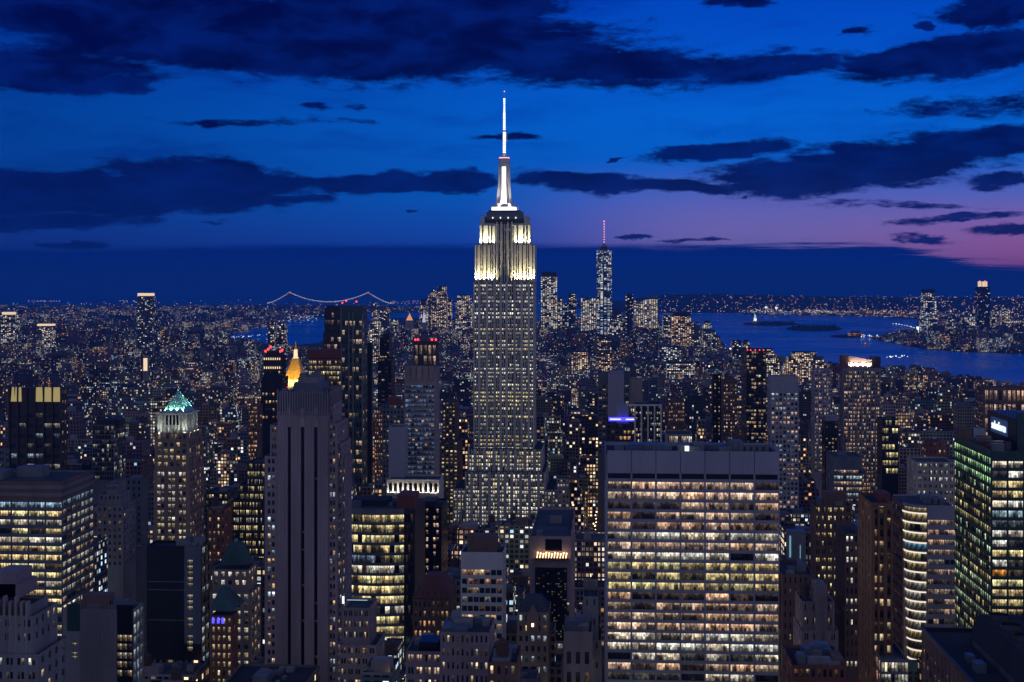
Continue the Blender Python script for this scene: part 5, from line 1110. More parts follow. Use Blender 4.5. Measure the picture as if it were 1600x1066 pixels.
far('office_tower', 'brightest cream-lit office block by the water, with flat dark cap', 'brightest cream-lit block', 6000, [(1006, 1028, 468)], 515, (.4,.36,.3), p=1.0, hue=.52, extra=crownbox(1010, 1027, 468, 462.5, 'steel'))
far('office_tower', 'white-topped block left of the black-roofed amber office block', 'white-topped harbour block', 5700, [(1036, 1051, 493)], 530, p=.5, extra=crownbox(1037, 1050, 493, 490, 'white'))
far('office_tower', 'black-roofed amber office block at the harbour edge', 'black-roofed amber block', 5200, [(1050, 1080, 494)], 538, (.12,.10,.09), p=.85, hue=.35, extra=crownbox(1052, 1079, 494, 488))
far('slab_tower', 'dark low slab between harbour office block and twin apartment towers', 'dark low harbour slab', 5300, [(1080, 1093, 504)], 540, p=.2)
far('apartment_tower', 'rounded apartment tower at the water with many small lights', 'rounded waterfront tower', 5100, [(1098, 1112, 506), (1100, 1110, 502)], 545, p=.5, hue=.6)
far('apartment_tower', 'shorter pointed apartment tower beside the rounded waterfront tower', 'pointed waterfront tower', 5000, [(1112, 1120, 522), (1113, 1118, 517)], 545, p=.4)
far('dark_cube_block', 'small dark cube block on the river edge', 'river edge cube', 4300, [(1144, 1158, 532)], 560, (.04,.05,.07), p=.25)
far('low_tower', 'round-shouldered dark tower right of the river edge cube', 'round-shouldered tower', 4200, [(1161, 1172, 536), (1163, 1170, 532)], 560, p=.3)
far('stepped_block', 'wide terraced block with warm floodlit storeys beside the river', 'terraced riverside block', 3400, [(1228, 1290, 566), (1232, 1287, 556), (1238, 1276, 550)], 600, (.14,.12,.12), p=.75, hue=.4)
far('stepped_block', 'terraced lit block left of the wide terraced riverside block', 'smaller terraced block', 3300, [(1187, 1218, 566), (1190, 1212, 552), (1194, 1208, 545)], 600, (.13,.12,.12), p=.6, hue=.45)
far('office_tower', 'broad slab with six-storey warm rows in the low-rise district', 'warm-rowed low slab', 3700, [(892, 918, 550)], 570, (.2,.17,.14), p=.8, hue=.35)
far('office_tower', 'long low white-striped building across the middle distance', 'long white-striped building', 3300, [(1042, 1085, 567)], 585, (.12,.12,.14), p=.65, hue=.6)
far('office_tower', 'square warm-lit block under the harbour skyline', 'square warm-lit block', 3900, [(934, 955, 530)], 560, (.12,.11,.11), p=.6, hue=.3)
far('office_tower', 'pale blue lit wide block before the cream-lit office blocks', 'pale blue wide block', 4300, [(1030, 1064, 542)], 565, (.15,.17,.22), p=.45, hue=.75)
# financial district cluster left of the spire
for i, (a, c, y, lab, p, hue) in enumerate([(656, 668, 468, 'tan stepped tower on the left flank of the old financial district', .6, .4), (669, 673, 458, 'very thin spired tower in the old financial district', .3, .5),
        (673, 682, 453, 'dark slim tower with twin horns in the old financial district', .4, .45), (682, 698, 448, 'tallest broad tower of the old financial district cluster', .55, .45), (699, 705, 466, 'short tower right of the tallest financial district tower', .5, .4),
        (712, 738, 462, 'wide grey-lit office block just left of the floodlit spire skyscraper', .6, .55), (716, 731, 475, 'dark blue lit block beneath the wide grey-lit office block', .35, .8), (580, 589, 473, 'twin-columned tower nearest the suspension bridge', .4, .5),
        (592, 608, 480, 'dark pointed tower between bridge and orange cupola', .3, .5), (610, 622, 500, 'mid-height lit block right of the dark pointed tower', .5, .6)]):
    far('financial_tower', lab, lab.split(' in the')[0].split(' of the')[0], 5900+i*37-(400 if i > 6 else 0), [(a, c, y)] if c-a < 8 else [(a, c, y+12), (a+1.5, c-1.5, y)], 515, (.10,.10,.12), p=p*1.1, hue=hue, px=1.1)
def cupola(name, label, short, px, D, y0, y1, w, mat, tier):
    b = Bld(name, label, D, px-w, px+w, y1, y0+14, short); S = D/F; cx = X(px, D); b.foot = [cx-w*S, cx+w*S, D, D+2*w*S]; cy = D+w*S
    b.ibox('wall', 'stone', cx-w*S, cx+w*S, D, D+2*w*S, 0, Z(y0, D)); m = MB(); m.pyr(cx-w*.8*S, cx+w*.8*S, D+.2*w*S, D+1.8*w*S, Z(y0, D), Z(y1+3, D), .18); b.attach.append(('glowing_roof', mat, m))
    m = MB(); m.frus(cx, cy, Z(y1+3, D), Z(y1, D), w*.15*S, .2, 6); b.attach.append(('finial', mat, m)); b.finish()
G['orange'] = glow('orange_standin_glow', (1, .38, .06), .95); G['paleb'] = glow('pale_blue_standin_glow', (.62, .70, 1), .8)  # emission stands in for the floodlight on the roof and spire
cupola('cupola_building', 'building with small orange-lit pointed roof near the old financial district', 'orange cupola', 639, 5400, 501, 489, 6, 'orange', 2)
cupola('spired_building', 'slender pale-blue floodlit gothic spire near the old financial district', 'pale blue spire', 662, 5300, 504, 484, 3, 'paleb', 2)
# Brooklyn side landmarks
far('riverside_tower', 'solitary tall dark tower by the east river with bright lit cap', 'solitary riverside tower', 4600, [(215, 237, 464)], 545, (.09,.10,.13), p=.22, hue=.6, px=1.1, extra=crownbox(215, 237, 464, 458.5, G['crown']))
far('lit_topped_block', 'tower with white-lit roof at the far left edge of the skyline', 'white-roofed edge tower', 5200, [(2, 24, 494)], 540, p=.5, extra=crownbox(3, 20, 494, 489, G['crown']))
far('lit_roofed_block', 'wide block with pink-white roof band in east side housing', 'pink-banded block', 4400, [(66, 80, 519), (60, 82, 512)], 545, (.12,.12,.15), p=.7, extra=crownbox(58, 81, 511, 508, G['crown']))
far('housing_tower', 'pair-fronted dark tower overlooking the east river mouth', 'dark river mouth tower', 3900, [(418, 428, 511), (419, 427, 505)], 560, (.06,.07,.09), p=.35)
far('housing_tower', 'slightly lower twin beside the dark river mouth tower', 'lower river mouth twin', 3950, [(433, 444, 513), (434, 443, 507)], 560, (.06,.07,.09), p=.35)
far('housing_tower', 'white-roofed slim block right of the fin-edged glass tower', 'white-roofed slim block', 4200, [(577, 592, 503)], 560, (.11,.11,.13), p=.6, extra=crownbox(578, 590, 503, 500, 'white'))
far('lit_stripe_block', 'dark slab with one tall softly lit stripe on its side', 'soft-striped slab', 3000, [(220, 232, 556)], 600, (.06,.06,.08), p=.15)
b = Bld('stripe_sign_board', 'tall softly glowing wall panel below the solitary riverside tower', 2980, 223, 231, 557, 583, 'glowing wall panel'); D = 2980; b.foot = [X(223, D), X(231, D), D, D+4]; b.ibox('wall', 'grey', X(223, D), X(231, D), D+1, D+9, 0, Z(557, D)); b.ibox('glowing_panel', 'crown', X(224, D), X(230, D), D+.5, D+1, Z(582, D), Z(562, D)); b.finish()
# Jersey City
far('waterfront_tower', 'tall stepped glass tower with dark crown on the far shore', 'dark-crowned shore tower', 6900, [(1439, 1464, 492), (1441, 1463, 464), (1442, 1461, 458)], 545, (.07,.10,.16), p=.6, hue=.7, extra=crownbox(1442, 1461, 458, 452))
def twin():
    D = 7200; b = Bld('twin_lamp_tower', 'tallest black tower on the far shore with two bright roof lanterns', D, 1528, 1547, 440, 545, 'twin-lantern black tower'); b.foot = [X(1528, D), X(1547, D), D, D+50]
    b.box('wall', CITY, X(1528, D), X(1547, D), D, D+50, 0, Z(448, D), uv0=40, **cattr(FARR, (.03,.035,.05), .10, .6, 6, 6))
    for a, c in ((1529.5, 1534), (1536.5, 1543)): b.ibox('lantern', 'crown', X(a, D), X(c, D), D+3, D+20, Z(448, D), Z(440, D)); b.lampball(X((a+c)/2, D), D+8, Z(440, D), 3.4)
    b.finish()
twin()
jc = [(1480, 1496, 498, 'short lit block right of the dark-crowned shore tower'), (1503, 1513, 494, 'slim shore tower with orange lights'), (1515, 1525, 490, 'grey shore tower left of the twin-lantern black tower'), (1550, 1562, 486, 'shore tower tucked right of the twin-lantern black tower'),
      (1566, 1578, 478, 'pointed shore tower second from the twin-lantern black tower'), (1548, 1566, 505, 'wide lit shore block below the pointed shore tower'), (1530, 1548, 500, 'bright broad block under the twin-lantern black tower'), (1580, 1600, 500, 'lit shore block running off the picture edge')]
for i, (a, c, y, lab) in enumerate(jc): far('shore_block', lab, lab[:30], 7000+i*61, [(a, c, y+6), (a+1.5, c-1.5, y)], 545, (.08,.09,.12), p=.65, hue=.55, px=1.1)

# ============================================================ the ground, water and land
def poly_obj(name, pts, z0, z1, mat, kind='structure', label=None):
    m = MB(); a = sum(pts[i][0]*pts[(i+1) % len(pts)][1]-pts[(i+1) % len(pts)][0]*pts[i][1] for i in range(len(pts)))
    if a < 0: pts = pts[::-1]
    m.loft([[(x, y, z) for x, y in pts] for z in (z0, z1)]); o = m.build(name, mat); tag(o, label, None, None, kind); return o
def water():
    m, t, b = newmat('harbour_water')
    co = t.node('ShaderNodeTexCoord').outputs['Object']
    n = t.noise(t.vm('MULTIPLY', co, (1, .5, 1)), .02, 4, .6); n2 = t.noise(co, .0016, 3, .5)
    bp = t.node('ShaderNodeBump'); bp.inputs['Strength'].default_value = .8; bp.inputs['Distance'].default_value = 8; t.put(bp.inputs['Height'], n)
    t.l.new(bp.outputs[0], b.inputs['Normal'])
    t.put(b.inputs['Base Color'], (.006, .27, .95)); t.put(b.inputs['Roughness'], t.ramp(n2, .35, .65, .16, .30)); b.inputs['IOR'].default_value = 1.33
    w = MB(); RR = 31000
    w.face([(RR*math.sin(a), RR*math.cos(a), 0) for a in [math.pi*2*i/96 for i in range(96)]][::-1]); o = w.build('water', m); tag(o, 'dark blue harbour and bay water', None, None, 'structure')
water()
SH = [(0, 512), (240, 520), (330, 541), (400, 545), (445, 541), (500, 536), (535, 512), (560, 500), (640, 497), (740, 496), (890, 500), (960, 506), (1040, 512), (1060, 516), (1115, 534), (1130, 545), (1190, 553), (1290, 570), (1375, 587), (1450, 594), (1550, 605), (1620, 618)]
west = [Gd(x, y) for x, y in SH]
man = west + [(west[-1][0]+1500, 2500), (1900, -300), (-1900, -300), (-4200, 6000)]
poly_obj('ground', man, -3, 1.2, M['street'], label='city ground and streets of the long island')
bk = [Gd(x, y, 0) for x, y in [(-300, 530), (0, 516), (240, 524), (330, 527), (430, 506), (445, 499), (520, 494), (548, 489), (600, 489), (740, 487), (740, 482), (620, 480), (430, 477), (200, 477), (0, 478), (-300, 480)]]
poly_obj('terrain_shore', bk, -3, 1.2, M['island'], label='flat borough land beyond the east river')
njx = [Gd(x, y) for x, y in [(1160, 491), (1250, 493), (1340, 494), (1436, 499), (1440, 512), (1380, 526), (1360, 529), (1440, 545), (1500, 550), (1700, 556), (1900, 480), (1700, 471), (1500, 472), (1300, 478), (1165, 483)]]
poly_obj('terrain_west_shore', njx, -3, 1.2, M['island'], label='flat land on the far river shore')
si = [Gd(x, y) for x, y in [(900, 482), (1010, 484), (1160, 484), (1300, 479), (1700, 473), (1700, 469), (900, 470)]]
poly_obj('terrain_hill_base', si, -3, 1.2, M['island'], label='distant low island shore')
def ridge(name, pts, D, thick, label):
    m = MB(); rings = []
    N = 60; rr = random.Random(5)
    xs = np.interp(np.linspace(0, 1, N), np.linspace(0, 1, len(pts)), [p[0] for p in pts]); ys = np.interp(xs, [p[0] for p in pts], [p[1] for p in pts])
    top = [P(x, y+rr.uniform(-.4, .4), D) for x, y in zip(xs, ys)]
    for i in range(N-1):
        a, c = top[i], top[i+1]
        f0, f1 = P(xs[i], 500, D-thick), P(xs[i+1], 500, D-thick); b0, b1 = P(xs[i], 500, D+thick), P(xs[i+1], 500, D+thick)
        m.face([(f0[0], f0[1], 0), (f1[0], f1[1], 0), c, a]); m.face([a, c, (b1[0], b1[1], 0), (b0[0], b0[1], 0)])
    o = m.build(name, M['island']); tag(o, label, None, None, 'structure')
ridge('hills', [(960, 474), (1010, 463), (1050, 460.5), (1110, 459.5), (1180, 460.5), (1260, 463), (1400, 465), (1640, 465)], 15500, 2500, 'dark low hills on the horizon')
ridge('hills', [(-60, 469.5), (40, 467), (200, 468), (330, 467.5), (420, 468.5), (640, 467.5), (760, 468.5)], 27000, 800, 'thin strip of far coast')

# ============================================================ islands, statue, ferry, bridges
def isl(name, px0, px1, y0, y1, label):
    n = 24; pts = []
    for i in range(n):
        a = 2*math.pi*i/n; pts.append(Gd((px0+px1)/2+(px1-px0)/2*math.cos(a), (y0+y1)/2-(y1-y0)/2*math.sin(a)))
    return poly_obj(name, pts, -3, 3, M['island'], label=label)
isl('island_ground', 1161, 1246, 503.5, 509.5, 'long flat island carrying the statue'); isl('island_ground', 1228, 1316, 510, 518, 'dark wooded harbour island'); isl('island_ground', 1298, 1352, 523.5, 528, 'small island carrying a turreted hall')
def statue():
    x, y = Gd(1180, 506); d = math.hypot(x, y); S = y/F
    e = bpy.data.objects.new('harbour_statue', None); C.objects.link(e); e.location = (x, y, 3); tag(e, 'pale green robed statue holding a raised torch on a lit stone pedestal', 'statue'); off = (x, y, 3)
    z = lambda py: EYE-(py-HY)*S
    m = MB(); m.frus(x, y, 3, z(503), 7*S, 6*S, 11); m.build('star_base', M['stone'], e, off)
    m = MB(); m.pyr(x-2.6*S, x+2.6*S, y-2.6*S, y+2.6*S, z(503), z(497.5), .72); m.box(x-2.1*S, x+2.1*S, y-2.1*S, y+2.1*S, z(497.5), z(496.9)); m.build('pedestal', M['ivory'], e, off)
    m = MB(); prof = [(496.9, 1.35), (494.5, 1.2), (492.6, .95), (491.8, 1.15), (491.2, .5), (490.9, .45), (490.3, .55), (489.7, .3)]
    m.loft([[(x+r*S*math.cos(k*math.pi/5), y+r*S*.8*math.sin(k*math.pi/5), z(py)) for k in range(10)] for py, r in prof]); m.tube((x-.9*S, y, z(491.8)), (x-1.5*S, y, z(489.2)), .28*S); m.tube((x+.8*S, y, z(492)), (x+.9*S, y-.7*S, z(493.6)), .3*S); m.build('robed_figure', M['verdi'], e, off)
    m = MB(); m.frus(x-1.5*S, y, z(489.2), z(488.3), .3*S, .45*S, 8); m.build('torch', G['crown'], e, off)
    m = MB()
    for k in range(7): a = math.pi*k/6; m.tube((x, y, z(490)), (x+.9*S*math.cos(a), y, z(490)+.9*S*math.sin(a)), .06*S, 4)
    m.build('crown_rays', M['verdi'], e, off); m = MB(); m.box(x+.7*S, x+1.2*S, y-1.1*S, y-.8*S, z(494), z(492.7)); m.build('tablet', M['verdi'], e, off)
    for s in (-1, 1):
        L = bpy.data.lights.new('statue_beam', 'SPOT'); L.energy = 700000; L.color = (1, .95, .8); L.spot_size = R(60)
        o = bpy.data.objects.new('statue_beam', L); C.objects.link(o); o.location = (x+s*9*S, y-11*S, 8); o['kind'] = 'helper'; o.rotation_euler = mathutils.Vector((-s*9*S, 11*S, 60)).to_track_quat('-Z', 'Y').to_euler()
statue()
def hall():
    x, y = Gd(1337, 526); S = y/F; e = bpy.data.objects.new('island_hall', None); C.objects.link(e); e.location = (x, y, 3); off = (x, y, 3); tag(e, 'long orange-lit island hall with four turrets', 'building')
    wc = dict(wallcol=(.5, .22, .10, .3), winp=(9, 8, .7, .1))
    m = MB(); m.box(x-11*S, x+11*S, y, y+8*S, 3, 3+4.2*S, **wc); m.build('wall', CITY, e, off)
    m = MB(); m.pyr(x-5*S, x+5*S, y-.3*S, y+7*S, 3+4.2*S, 3+6.8*S, .5); m.build('roof', M['rust'], e, off)
    for dx, dy in ((-5, -.5), (5, -.5), (-5, 6), (5, 6)):
        m = MB(); m.frus(x+dx*S, y+dy*S, 3, 3+7*S, .8*S, .75*S, 8); m.frus(x+dx*S, y+dy*S, 3+7*S, 3+9*S, .9*S, .05, 8); m.build('turret', M['red'], e, off)
hall()
def ferry():
    x, y = Gd(1352, 538); S = y/F; e = bpy.data.objects.new('ferry_boat', None); C.objects.link(e); e.location = (x, y, 0); off = (x, y, 0); tag(e, 'small ferry with red-orange deck lights crossing the river', 'boat')
    m = MB(); m.loft([[(x-2.2*S, y, z), (x-1.6*S, y-.8*S, z), (x+1.6*S, y-.8*S, z), (x+2.2*S, y, z), (x+1.6*S, y+.8*S, z), (x-1.6*S, y+.8*S, z)] for z in (-1, 1.0*S)]); m.build('hull', M['dark'], e, off)
    m = MB(); m.box(x-1.3*S, x+1.1*S, y-.55*S, y+.55*S, S, 2.0*S); m.build('cabin', G['orange'], e, off); m = MB(); m.box(x-.5*S, x+.3*S, y-.3*S, y+.3*S, 2*S, 2.7*S); m.build('wheelhouse', M['white'], e, off); m = MB(); m.tube((x+.6*S, y, 2*S), (x+.6*S, y, 4*S), .1*S); m.build('boat_mast', M['metal'], e, off)
ferry()
def bigbridge():
    D = 17800; e = bpy.data.objects.new('suspension_bridge', None); C.objects.link(e); xc = X(515, D); e.location = (xc, D, 0); off = (xc, D, 0); tag(e, 'distant suspension bridge strung with warm cable lights between two tall towers', 'bridge')
    t1, t2 = X(453, D), X(575.5, D); a0, a1 = X(419, D), X(610, D); zt = Z(457.5, D); zd = Z(474.5, D); w = 14
    for t in (t1, t2):
        m = MB()
        for s in (-1, 1): m.box(t-9, t+9, D+s*w-7, D+s*w+7, 0, zt)
        for z in (zd-4, (zd+zt)/2, zt-12): m.box(t-8, t+8, D-w+7, D+w-7, z, z+12)
        o = m.build('bridge_tower', M['steel'], e, off)
        m = MB(); m.frus(t, D, zt, zt+9, 6, 6, 8); m.build('tower_lamp', G['redl'], o, (0, 0, 0))
        bpy.data.objects[m and C.objects[-1].name].location = (0, 0, 0)
        C.objects[-1].data.transform(mathutils.Matrix.Translation((-xc, -D, 0)))
    m = MB(); m.box(a0-2500, a1+3500, D-w, D+w, zd-7, zd, bottom=True); m.build('deck', M['steel'], e, off)
    zs = Z(472.3, D)
    def sag(x):
        if x < t1: f = (x-a0)/(t1-a0); return zd+(zt-zd)*f**1.35
        if x > t2: f = (a1-x)/(a1-t2); return zd+(zt-zd)*f**1.35
        f = 2*(x-(t1+t2)/2)/(t2-t1); return zs+(zt-zs)*f*f
    for s in (-1, 1):
        m = MB(); N = 90; xs = [a0+(a1-a0)*i/N for i in range(N+1)]
        for p, q in zip(xs, xs[1:]): m.tube((p, D+s*w, sag(p)), (q, D+s*w, sag(q)), 2.2, 5)
        o = m.build('main_cable', M['metal'], e, off)
        if s < 0:
            m = MB()
            for p in [a0+(a1-a0)*i/74 for i in range(75)]: m.frus(p, D-w-3, sag(p)-2, sag(p)+9, 6.5, 6.5, 6)
            q = m.build('cable_lights', G['cable'], o, off); q.location = (0, 0, 0); q['kind'] = 'stuff'
    m = MB()
    for i in range(46): x = a0+(a1-a0)*i/46; m.tube((x, D-w, zd), (x, D-w, max(zd+1, sag(x))), 1.0, 4)
    m.build('suspender_ropes', M['metal'], e, off)
    m = MB()
    for i in range(60): x = a1+3000*i/60; m.frus(x, D-w-2, zd, zd+7, 4, 4, 5)
    m.build('deck_lamps', G['shore'], e, off)
G['cable'] = glow('warm_cable_lamp', (1, .88, .74), 1.2)
bigbridge()
def river_bridge():
    a = P(236, 530, 5200); c = P(284, 530, 5200); D = 5200
    e = bpy.data.objects.new('river_bridge', None); C.objects.link(e); off = (X(262, D), D, 0); e.location = off; tag(e, 'river bridge seen as a sagging string of white cable lights', 'bridge')
    def seg(px0, y0, px1, y1, sagpx, n, nm='cable_lights'):
        m = MB()
        for i in range(n+1):
            f = i/n; p = P(px0+(px1-px0)*f, y0+(y1-y0)*f+sagpx*4*f*(1-f), D); m.frus(p[0], p[1], p[2], p[2]+3.4, 2.2, 2.2, 6)
        m.build(nm, G['shorew'], e, off)['kind'] = 'stuff'
    seg(238, 531, 262, 520, 3, 10); seg(262, 519, 294, 527, 5, 16)
    for px in (238, 262, 294):
        m = MB(); x = X(px, D)
        for s in (-1, 1): m.box(x-3, x+3, D+s*9-3, D+s*9+3, 0, Z(518, D))
        m.box(x-2.5, x+2.5, D-6, D+6, Z(521, D), Z(519, D)); m.build('bridge_tower', M['steel'], e, off)
    m = MB(); m.box(X(200, D), X(330, D), D-10, D+10, 40, 45, bottom=True); m.build('deck', M['steel'], e, off)
river_bridge()
# ============================================================ the rest of the city: ordinary buildings lot by lot
RG = random.Random(42)
def inpoly(x, y, pts):
    c = False; n = len(pts)
    for i in range(n):
        a, b_ = pts[i], pts[i-1]
        if (a[1] > y) != (b_[1] > y) and x < (b_[0]-a[0])*(y-a[1])/(b_[1]-a[1])+a[0]: c = not c
    return c
FEET = [(b.foot, b) for b in ALLB]
CX = [0, 240, 400, 428, 445, 505, 535, 545, 620, 740, 850, 900, 990, 1060, 1118, 1135, 1200, 1300, 1375, 1420, 1450, 1550, 1600]
CY = [488, 500, 532, 545, 540, 545, 520, 506, 500, 497, 494, 484, 484, 500, 520, 550, 552, 566, 572, 566, 572, 590, 597]
def cap_y(px, D):
    base = float(np.interp(px, CX, CY))
    if D < 4800 and 540 < px < 1130: base = max(base, 533-(D-2000)*.004)
    if D < 3200: base += (3200-D)*.018
    if D < 1700: base += (1700-D)*.055
    return base
HCAT = [('red-brown brick', (.17, .085, .06)), ('tan brick', (.26, .19, .14)), ('grey stone', (.21, .20, .20)), ('dark glass', (.05, .055, .07)), ('pale limestone', (.34, .31, .28)), ('dark brown brick', (.10, .065, .05)), ('blue-grey', (.11, .14, .19)), ('mauve brick', (.19, .14, .16))]
cand = []
def blocks():
    y = 330.0
    while y < 6600:
        for side in (0, 1):
            yy = y + (0 if side == 0 else 31)
            xlim = (yy+200)*.46+80; x = -xlim - 60
            while x < xlim:
                if abs(((x+20) % 262)) < 30: x += 30; continue          # avenues
                w = RG.uniform(15, 42) if yy < 3000 else RG.uniform(14, 34)
                if yy > 1800 and RG.random() < .1: w *= 1.6
                d = RG.uniform(22, 30)
                cand.append((x, x+w-.8, yy, yy+d)); x += w
        y += 80.5
blocks()
def height(x, D, px):
    r = RG.random()
    if D < 800: h = 45+70*r*r+RG.uniform(0, 30)
    elif D < 2000: h = 32+75*r**2.2+RG.uniform(0, 18)
    elif D < 2800: h = 22+62*r**3+RG.uniform(0, 14)
    elif D < 4600: h = 15+30*r**4+RG.uniform(0, 9); h += (28*r**2 if px < 430 or px > 1130 else 0)
    else: h = 22+75*r**3+RG.uniform(0, 12)
    if D > 4700 and 640 < px < 1125: h += 95*RG.random()**1.6
    return h
cells = []
for (x0, x1, y0, y1) in cand:
    D = y0; xm = (x0+x1)/2; px, _ = proj(xm, y0, 0)
    if px < -90 or px > 1690: continue
    if not inpoly(xm, y1, man) or not inpoly(xm, y0, man): continue
    bad = False
    for f, b in FEET:
        if x0 < f[1]+2 and x1 > f[0]-2 and y0 < f[3]+3 and y1 > f[2]-6: bad = True; break
    if bad: continue
    h = height(xm, D, px)
    pl, pr = sorted((proj(x0, y0, h)[0], proj(x1, y0, h)[0])); pl = min(pl, proj(x0, y1, h)[0]); pr = max(pr, proj(x1, y1, h)[0])
    ymin = cap_y(px, D) + RG.expovariate(1/9.0)
    for (a, c, yt, yb, DD, nm) in BL:
        if DD > D-2 and pr > a-1 and pl < c+1: ymin = max(ymin, yb+RG.uniform(-3, 5))
    hmax = EYE-(ymin-HY)*D/F
    h = min(h, hmax)
    if h < 9: 
        if D < 4200 or h < 5: continue
    cells.append([x0, x1, y0, y1, h, px])
# which of them the camera sees best: paint from near to far
Wd, Hd = 800, 533
occ = np.zeros((Hd, Wd), bool)
items = [(c[2], 1, c) for c in cells] + [(b.foot[2] if b.foot[0] < 1e8 else b.D, 0, b) for b in ALLB]
items.sort(key=lambda t: t[0])
def rng_(a, c): return max(0, int(a/2)), min(Wd, int(c/2)+1)
vis = {}
for D, k, o in items:
    if k == 0:
        xl, xr, yt, yb = o.span; a, c = rng_(xl, xr)
        y0_ = yt if o.D > 1291 or o.D < 1289 else 441
        occ[max(0, int(y0_/2)):, a:c] = True
    else:
        x0, x1, y0, y1, h, px = o; pl, yt = proj(x0, y0, h); pr, _ = proj(x1, y0, h); pl2, yt2 = proj(x0, y1, h); pr2, _ = proj(x1, y1, h)
        a, c = rng_(min(pl, pl2), max(pr, pr2)); r0, r1 = max(0, int(yt2/2)), Hd
        if c > a and r0 < r1:
            sub = occ[r0:r1, a:c]; vis[id(o)] = int((~sub).sum()); sub[:] = True
order = sorted(cells, key=lambda c: -vis.get(id(c), 0))
NSOLO = 205
solo = [c for c in order[:NSOLO] if vis.get(id(c), 0) > 8]
solo_ids = set(id(c) for c in solo)
rest = [c for c in cells if id(c) not in solo_ids and (vis.get(id(c), 0) > 0 or c[4] > 0 and RG.random() < .5)]
print('cells', len(cells), 'solo', len(solo), 'rest', len(rest), 'min vis', vis.get(id(solo[-1])))
def district(x, y): return .5+.5*math.sin(x/310+1.7*math.sin(y/540))*math.sin(y/270+x/900+1.3*math.sin(x/420))
def wparams(D, near, x=None):
    """window module and how much is lit, by distance"""
    s = D/F*1.5
    cw = max(RG.uniform(2.6, 4.2), s*RG.uniform(.95, 1.5)); ch = max(RG.uniform(3.4, 4.1), s*RG.uniform(.95, 1.3))
    r = RG.random(); p = .10+.38*r*r if D > 1500 else .12+.42*r*r
    if RG.random() < .12: p += .35
    if not near: p *= 1.2
    if RG.random() < .25: p *= .25
    if x is not None: p *= .38+1.6*district(x, D)**1.5
    return cw, ch, p, RG.choice([.12, .3, .4, .5, .6, .7, .8, .9]) + (0 if near and D < 1600 else 2)
used = {}
LAND = [(sum(b.span[:2])/2, b.span[2]+(min(b.span[3], 1066)-b.span[2])*.3, b.short, b.span) for b in ALLB]
LANDOK = [l for l in LAND if len(l[2].split()) <= 5]
def solo_label(col, h, w, p, x0, x1, y0, h_, feat):
    px, py = proj((x0+x1)/2, y0, h_); py += 6
    best = sorted(LANDOK, key=lambda l: math.hypot((l[0]-px), (l[1]-py)*1.3))[:6]
    kind = 'tower' if h > 3*w and h > 60 else 'mid-rise' if h > 38 else 'low block'
    light = 'brightly lit' if p > .5 else 'half-lit' if p > .3 else 'sparsely lit' if p > .15 else 'almost dark'
    for q, l in enumerate(best):
        dx, dy = px-l[0], py-l[1]
        wdt = (l[3][1]-l[3][0])/2
        rel = ('left of' if dx < 0 else 'right of') if abs(dx) > wdt else ('beyond' if py < l[3][2] else 'below' if py > min(l[3][3], 1066)-10 else 'beside')
        s = f'{light} {col} {kind}{feat} {rel} the {l[2]}'
        if s not in used and len(s.split()) <= 16: used[s] = 1; return s
    k = 2; s0 = f'{light} {col} {kind}{feat} {rel} the {l[2]}'
    NUM = ['', '', 'second', 'third', 'fourth', 'fifth', 'sixth', 'seventh', 'eighth', 'ninth']
    for k in range(2, 10):
        s = f'{NUM[k]} {light} {col} {kind} {rel} the {l[2]}'
        if s not in used: used[s] = 1; return s
    return s0
